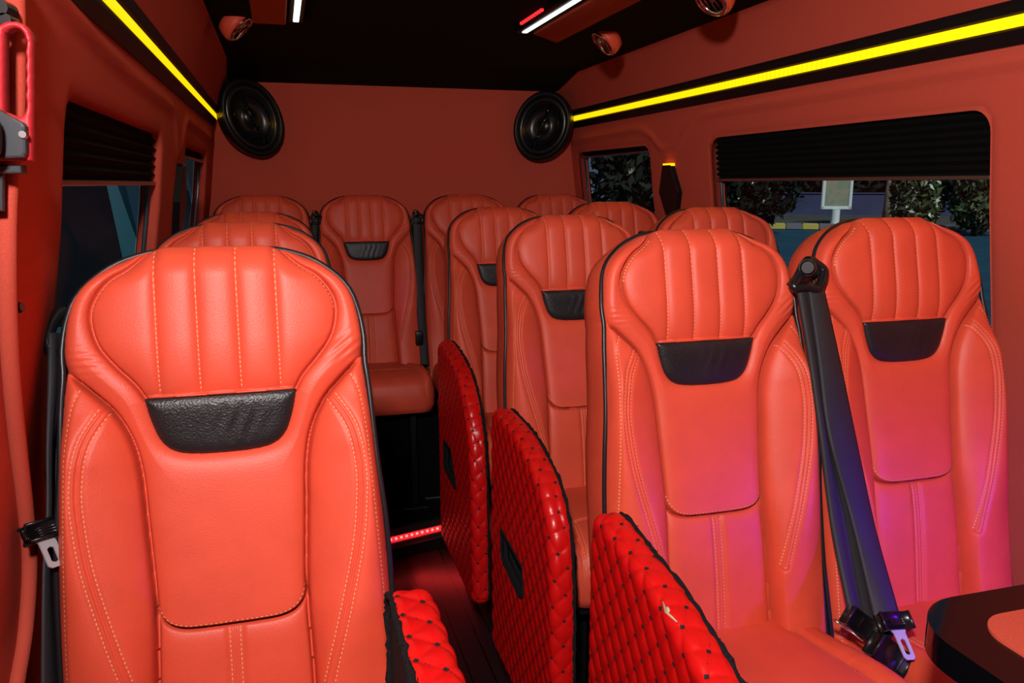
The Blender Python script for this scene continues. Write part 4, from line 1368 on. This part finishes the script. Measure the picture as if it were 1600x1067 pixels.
M['poster'] = noise_mat('faded_poster', (0.20, 0.30, 0.20), (0.42, 0.30, 0.20), 3.0)
M['teal'] = mat('teal_paint', (0.008, 0.07, 0.09), 0.4)
GZ = -1.0
bm = bmesh.new(); add_box(bm, (-60, -40, GZ - 0.1), (90, 110, GZ))
struct(bm_obj('floor_outside', bm, M['asphalt'], smooth=False), 'dim asphalt car park outside the windows', 'ground')


def gp_(px, py): return at(px, py, Z=GZ)


def ground_at(px, D):
    """point of the ground under photo column px at horizontal distance D"""
    d = _F + _R * (px - CXP) / F_PX + _U * (CYP - 287.0) / F_PX
    h_ = np.array([d[0], d[1]]); h_ /= np.linalg.norm(h_)
    return np.array([h_[0] * D, h_[1] * D, GZ])


DK = 44.0
ka = ground_at(1180, DK); kb = ground_at(1560, DK + 2)
ku = (kb - ka) / np.linalg.norm(kb - ka); kn = np.array([-ku[1], ku[0], 0])
if kn @ ka < 0: kn = -kn
klen = np.linalg.norm(kb - ka)
nk = 14
for k in range(nk):
    c = ka + ku * klen * (k + 0.5) / nk
    bm = bmesh.new(); oriented_box(bm, (0, 0, 0.16), Vector(ku), Vector(kn), Vector((0, 0, 1)), klen / nk * 0.985, 0.5, 0.32, 0.04)
    o = bm_obj('kerb_stone', bm, M['kerby'] if k % 2 == 1 and k < 8 else M['kerbk'], loc=c, smooth=False)
    tag(o, ('yellow painted kerb stone outside, beyond the big right window' if k % 2 == 1 and k < 8 else 'grey kerb stone outside, beyond the big right window'), 'kerb stone', 'kerb stones across the car park')
# verge behind the kerb
bm = bmesh.new(); c = (ka + kb) / 2 + kn * 9
oriented_box(bm, (c[0], c[1], GZ + 0.08), Vector(ku), Vector(kn), Vector((0, 0, 1)), klen * 2.2, 17, 0.16, 0.02)
struct(bm_obj('trim_8', bm, noise_mat('verge', (0.05, 0.05, 0.045), (0.09, 0.085, 0.07), 1.0), smooth=False), 'dim paved verge beyond the kerb outside', 'ground')
# poster board on a foot
sc_ = ground_at(1309, DK + 1.5)
t = thing('poster_board', 'white framed poster board on a short foot, outside beyond the right window', 'sign', sc_)
px2m = DK / F_PX * 1.04
uz = Vector((0, 0, 1)); u3 = Vector(ku); n3 = Vector(kn)
zc = 1.33 - GZ - (300 - 287) * px2m
bm = bmesh.new()
w2, h2 = 20 * px2m, 23 * px2m
for sx in (-1, 1): oriented_box(bm, u3 * sx * (w2 - 0.07) + uz * zc, u3, n3, uz, 0.16, 0.22, 2 * h2, 0.03)
for sz in (-1, 1): oriented_box(bm, uz * (zc + sz * (h2 - 0.08)), u3, n3, uz, 2 * w2, 0.22, 0.18, 0.03)
bm_obj('frame', bm, M['sign'], t, smooth=False)
bm = bmesh.new(); oriented_box(bm, uz * zc, u3, n3, uz, 2 * w2 - 0.2, 0.10, 2 * h2 - 0.2, 0.01); bm_obj('poster', bm, M['poster'], t, smooth=False)
bm = bmesh.new(); add_cyl(bm, (0, 0, 0.1), (0, 0, zc - h2), 0.22); add_cyl(bm, (0, 0, 0), (0, 0, 0.2), 0.5, 0.4); bm_obj('foot', bm, M['sign'], t, angle=40)


def bush(px, D, w, h, z0, n, label, bloom=0.0, trunk=None, mats='leaf', size=0.26, grp=True):
    c = ground_at(px, D)
    t = thing('bush' if trunk is None else 'tree', label, 'bush' if trunk is None else 'tree', c)
    rg = random.Random(int(px))
    def leaves(count, size, name, mt):
        V = []; F = []
        for _ in range(count):
            while True:
                a = np.array([rg.uniform(-1, 1) for _ in range(3)])
                if 0.25 < np.linalg.norm(a) < 1: break
            k = 1 + 0.25 * math.sin(a[0] * 5 + px) * math.cos(a[2] * 4)
            p = np.array([a[0] * w / 2 * k, a[1] * w / 3, z0 + (a[2] + 1) / 2 * h * k])
            e1 = np.array([rg.gauss(0, 1) for _ in range(3)]); e1 /= np.linalg.norm(e1)
            e2 = np.cross(e1, [rg.gauss(0, 1) for _ in range(3)]); e2 /= np.linalg.norm(e2)
            s_ = size * rg.uniform(0.6, 1.3); o = len(V)
            V += [p - e1 * s_, p + e2 * s_ * 0.45 + np.array([0, 0, .02]), p + e1 * s_, p - e2 * s_ * 0.45]
            F.append((o, o + 1, o + 2, o + 3))
        mesh_obj(name, V, F, mt, t, smooth=False)
    if mats == 'darkleaf' and grp: t['group'] = 'row of dark trees outside'
    leaves(n, size, 'foliage', M[mats])
    if bloom: leaves(int(n * bloom), 0.17, 'blossom', M['bloom'])
    bm = bmesh.new()
    if trunk is None:
        for k in range(7):
            a = rg.uniform(0, 6.28)
            add_tube(bm, [(0.2 * math.cos(a), 0.2 * math.sin(a), 0), (w * 0.12 * math.cos(a), w * 0.1 * math.sin(a), z0 + h * 0.35), (w * 0.25 * math.cos(a), w * 0.15 * math.sin(a), z0 + h * 0.7)], [0.08, 0.05, 0.02], 6)
        bm_obj('stems', bm, M['bark'], t)
    else:
        add_tube(bm, [(0, 0, 0), (0.05, 0, trunk * 0.5), (0.0, 0.05, trunk + h * 0.4)], [0.30, 0.26, 0.14], 10)
        bm_obj('trunk', bm, M['bark'], t)


bush(1436, 41.8, 2.7, 3.4, 0.15, 1800, 'flowering bush with pale blossom outside, just right of the tree trunk', 0.5)
bush(1536, 42.2, 3.1, 3.6, 0.15, 1800, 'pale flowering bush outside at the right end of the big window', 0.4)
bush(1160, 38, 5.5, 3.4, 0.3, 1800, 'dark bush outside at the left end of the big window', 0.03, mats='darkleaf', grp=False)
bush(1391, 46.6, 4.0, 2.6, 3.0, 900, 'tree with a bare pale trunk outside, right of the poster board', 0.0, trunk=3.0)
bush(985, 30, 6.0, 5.0, 0.6, 1600, 'dark tree outside the small rear right window', 0.06, trunk=1.2, mats='darkleaf', grp=False)
# low bluish wall and dark trees closing the view
fa = ground_at(1150, 62); fb = ground_at(1580, 64)
fu = (fb - fa) / np.linalg.norm(fb - fa); fn = np.array([-fu[1], fu[0], 0])
c = (fa + fb) / 2; fl = np.linalg.norm(fb - fa)
t = thing('boundary_wall', 'low bluish wall far outside, behind the poster board', 'wall', c)
M['bluewall'] = noise_mat('blue_grey_wall', (0.045, 0.05, 0.11), (0.06, 0.065, 0.13), 0.6)
bm = bmesh.new(); oriented_box(bm, (0, 0, 0.8), Vector(fu), Vector(fn), Vector((0, 0, 1)), fl * 1.6, 0.4, 1.6, 0.03); bm_obj('panel', bm, M['bluewall'], t, smooth=False)
bm = bmesh.new(); oriented_box(bm, (0, 0, 1.66), Vector(fu), Vector(fn), Vector((0, 0, 1)), fl * 1.6, 0.55, 0.12, 0.03); bm_obj('coping', bm, M['bluewall'], t, smooth=False)
c = (fa + fb) / 2 + fn * (9 if fn @ fa > 0 else -9)
t = thing('hedge', 'tall dark hedge closing the view far outside the big window', 'hedge', c)
rg = random.Random(3); V = []; F = []
nx_, nz_ = 60, 16
hl_ = fl * 1.1
for i in range(nx_ + 1):
    for k in range(nz_ + 1):
        x_ = (i / nx_ - 0.5) * 2 * hl_; a_ = k / nz_
        dep = 1.6 * math.sin(math.pi * min(1, a_ + 0.15)) + rg.uniform(-.35, .35)
        p_ = fu * x_ - fn * (1 if fn @ fa > 0 else -1) * dep; V.append((p_[0], p_[1], a_ * (10.5 + 0.6 * math.sin(x_ * 0.9)) + rg.uniform(-.2, .2) * (k > 0)))
for i in range(nx_):
    for k in range(nz_):
        a_ = i * (nz_ + 1) + k; F.append((a_, a_ + nz_ + 1, a_ + nz_ + 2, a_ + 1))
for q in range(2600):
    b_ = np.array(V[rg.randrange(len(V))]) - fn * (1 if fn @ fa > 0 else -1) * 0.2 + np.array([rg.uniform(-1, 1), rg.uniform(-1, 1), rg.uniform(-.4, .4)])
    e1 = np.array([rg.gauss(0, 1) for _ in range(3)]); e1 /= np.linalg.norm(e1); e2 = np.cross(e1, [rg.gauss(0, 1) for _ in range(3)]); e2 /= np.linalg.norm(e2)
    o_ = len(V); V += [b_ - e1 * .45, b_ + e2 * .22, b_ + e1 * .45, b_ - e2 * .22]; F.append((o_, o_ + 1, o_ + 2, o_ + 3))
o = mesh_obj('foliage', V, F, M['darkleaf'], t, smooth=False); md = o.modifiers.new('depth', 'SOLIDIFY'); md.thickness = 0.05

# dark house added outside the left windows to block the sky
t = thing('added_building', 'added dark house blocking the sky outside the left windows, behind the teal van', 'added_building', (-7.5, 30, GZ))
M['facade'] = noise_mat('dark_facade', (0.010, 0.010, 0.011), (0.016, 0.015, 0.015), 0.8)
bm = bmesh.new(); add_box(bm, (-9, 0, 0), (9.2, 6, 9.5), 0.05); bm_obj('wall', bm, M['facade'], t, smooth=False)
bm = bmesh.new(); add_box(bm, (-9.3, -0.3, 9.5), (9.5, 6.3, 9.9), 0.05); bm_obj('cornice', bm, M['facade'], t, smooth=False)
for zz in (1.2, 4.2, 7.0):
    for k in range(7):
        xx = -7.6 + k * 2.5
        bm = bmesh.new(); add_box(bm, (xx, -0.06, zz), (xx + 1.2, 0.04, zz + 1.5), 0.02); w_o = bm_obj('window', bm, M['black'], t, smooth=False)
        bm = bmesh.new(); add_box(bm, (xx + 0.08, -0.08, zz + 0.08), (xx + 1.12, -0.05, zz + 1.42), 0.01); bm_obj('glazing', bm, M['gloss'], w_o, smooth=False)

# parked teal van outside the left window
tv = ground_at(165, 1.0)
dirv = (_F + _R * (165 - CXP) / F_PX + _U * (CYP - 300) / F_PX); dirv /= dirv[1]
vx, vy = dirv[0] * 6.2, 6.2
t = thing('parked_van', 'teal parked van seen dimly through the nearer left window', 'van', (vx - 0.6, vy, GZ))
body = [(-0.9, 0.35), (0.9, 0.35), (0.95, 1.2), (0.86, 1.3), (0.70, 2.5), (0.55, 2.62), (-0.55, 2.62), (-0.70, 2.5), (-0.86, 1.3), (-0.95, 1.2)]
bm = bmesh.new(); add_prism(bm, body, lambda u, v, d: (u, d, v), 0, 4.4, 0.06, 3); bm_obj('body', bm, M['teal'], t, angle=40)
bm = bmesh.new(); add_prism(bm, [(-0.72, 1.35), (0.72, 1.35), (0.60, 2.42), (-0.60, 2.42)], lambda u, v, d: (u, d, v), -0.015, 0.01, 0.004); bm_obj('windscreen', bm, M['gloss'], t, smooth=False)
for sx in (-1, 1):
    bm = bmesh.new(); add_prism(bm, [(0.5, 1.38), (3.9, 1.38), (3.8, 2.3), (0.7, 2.3)], lambda u, v, d: (sx * (0.875 - (v - 1.3) * 0.133 + d), u, v), -0.02, 0.012, 0.004); bm_obj('side_window', bm, M['gloss'], t, smooth=False)
    for yw in (0.8, 3.5):
        bm = bmesh.new(); add_cyl(bm, (sx * 0.70, yw, 0.34), (sx * 0.93, yw, 0.34), 0.34, 0.34, n=28); bm_obj('wheel', bm, M['black'], t, angle=40)
    bm = bmesh.new(); add_box(bm, (sx * 0.62 - 0.14, -0.04, 0.85), (sx * 0.62 + 0.14, 0.03, 1.02), 0.02); bm_obj('headlamp', bm, M['sign'], t)
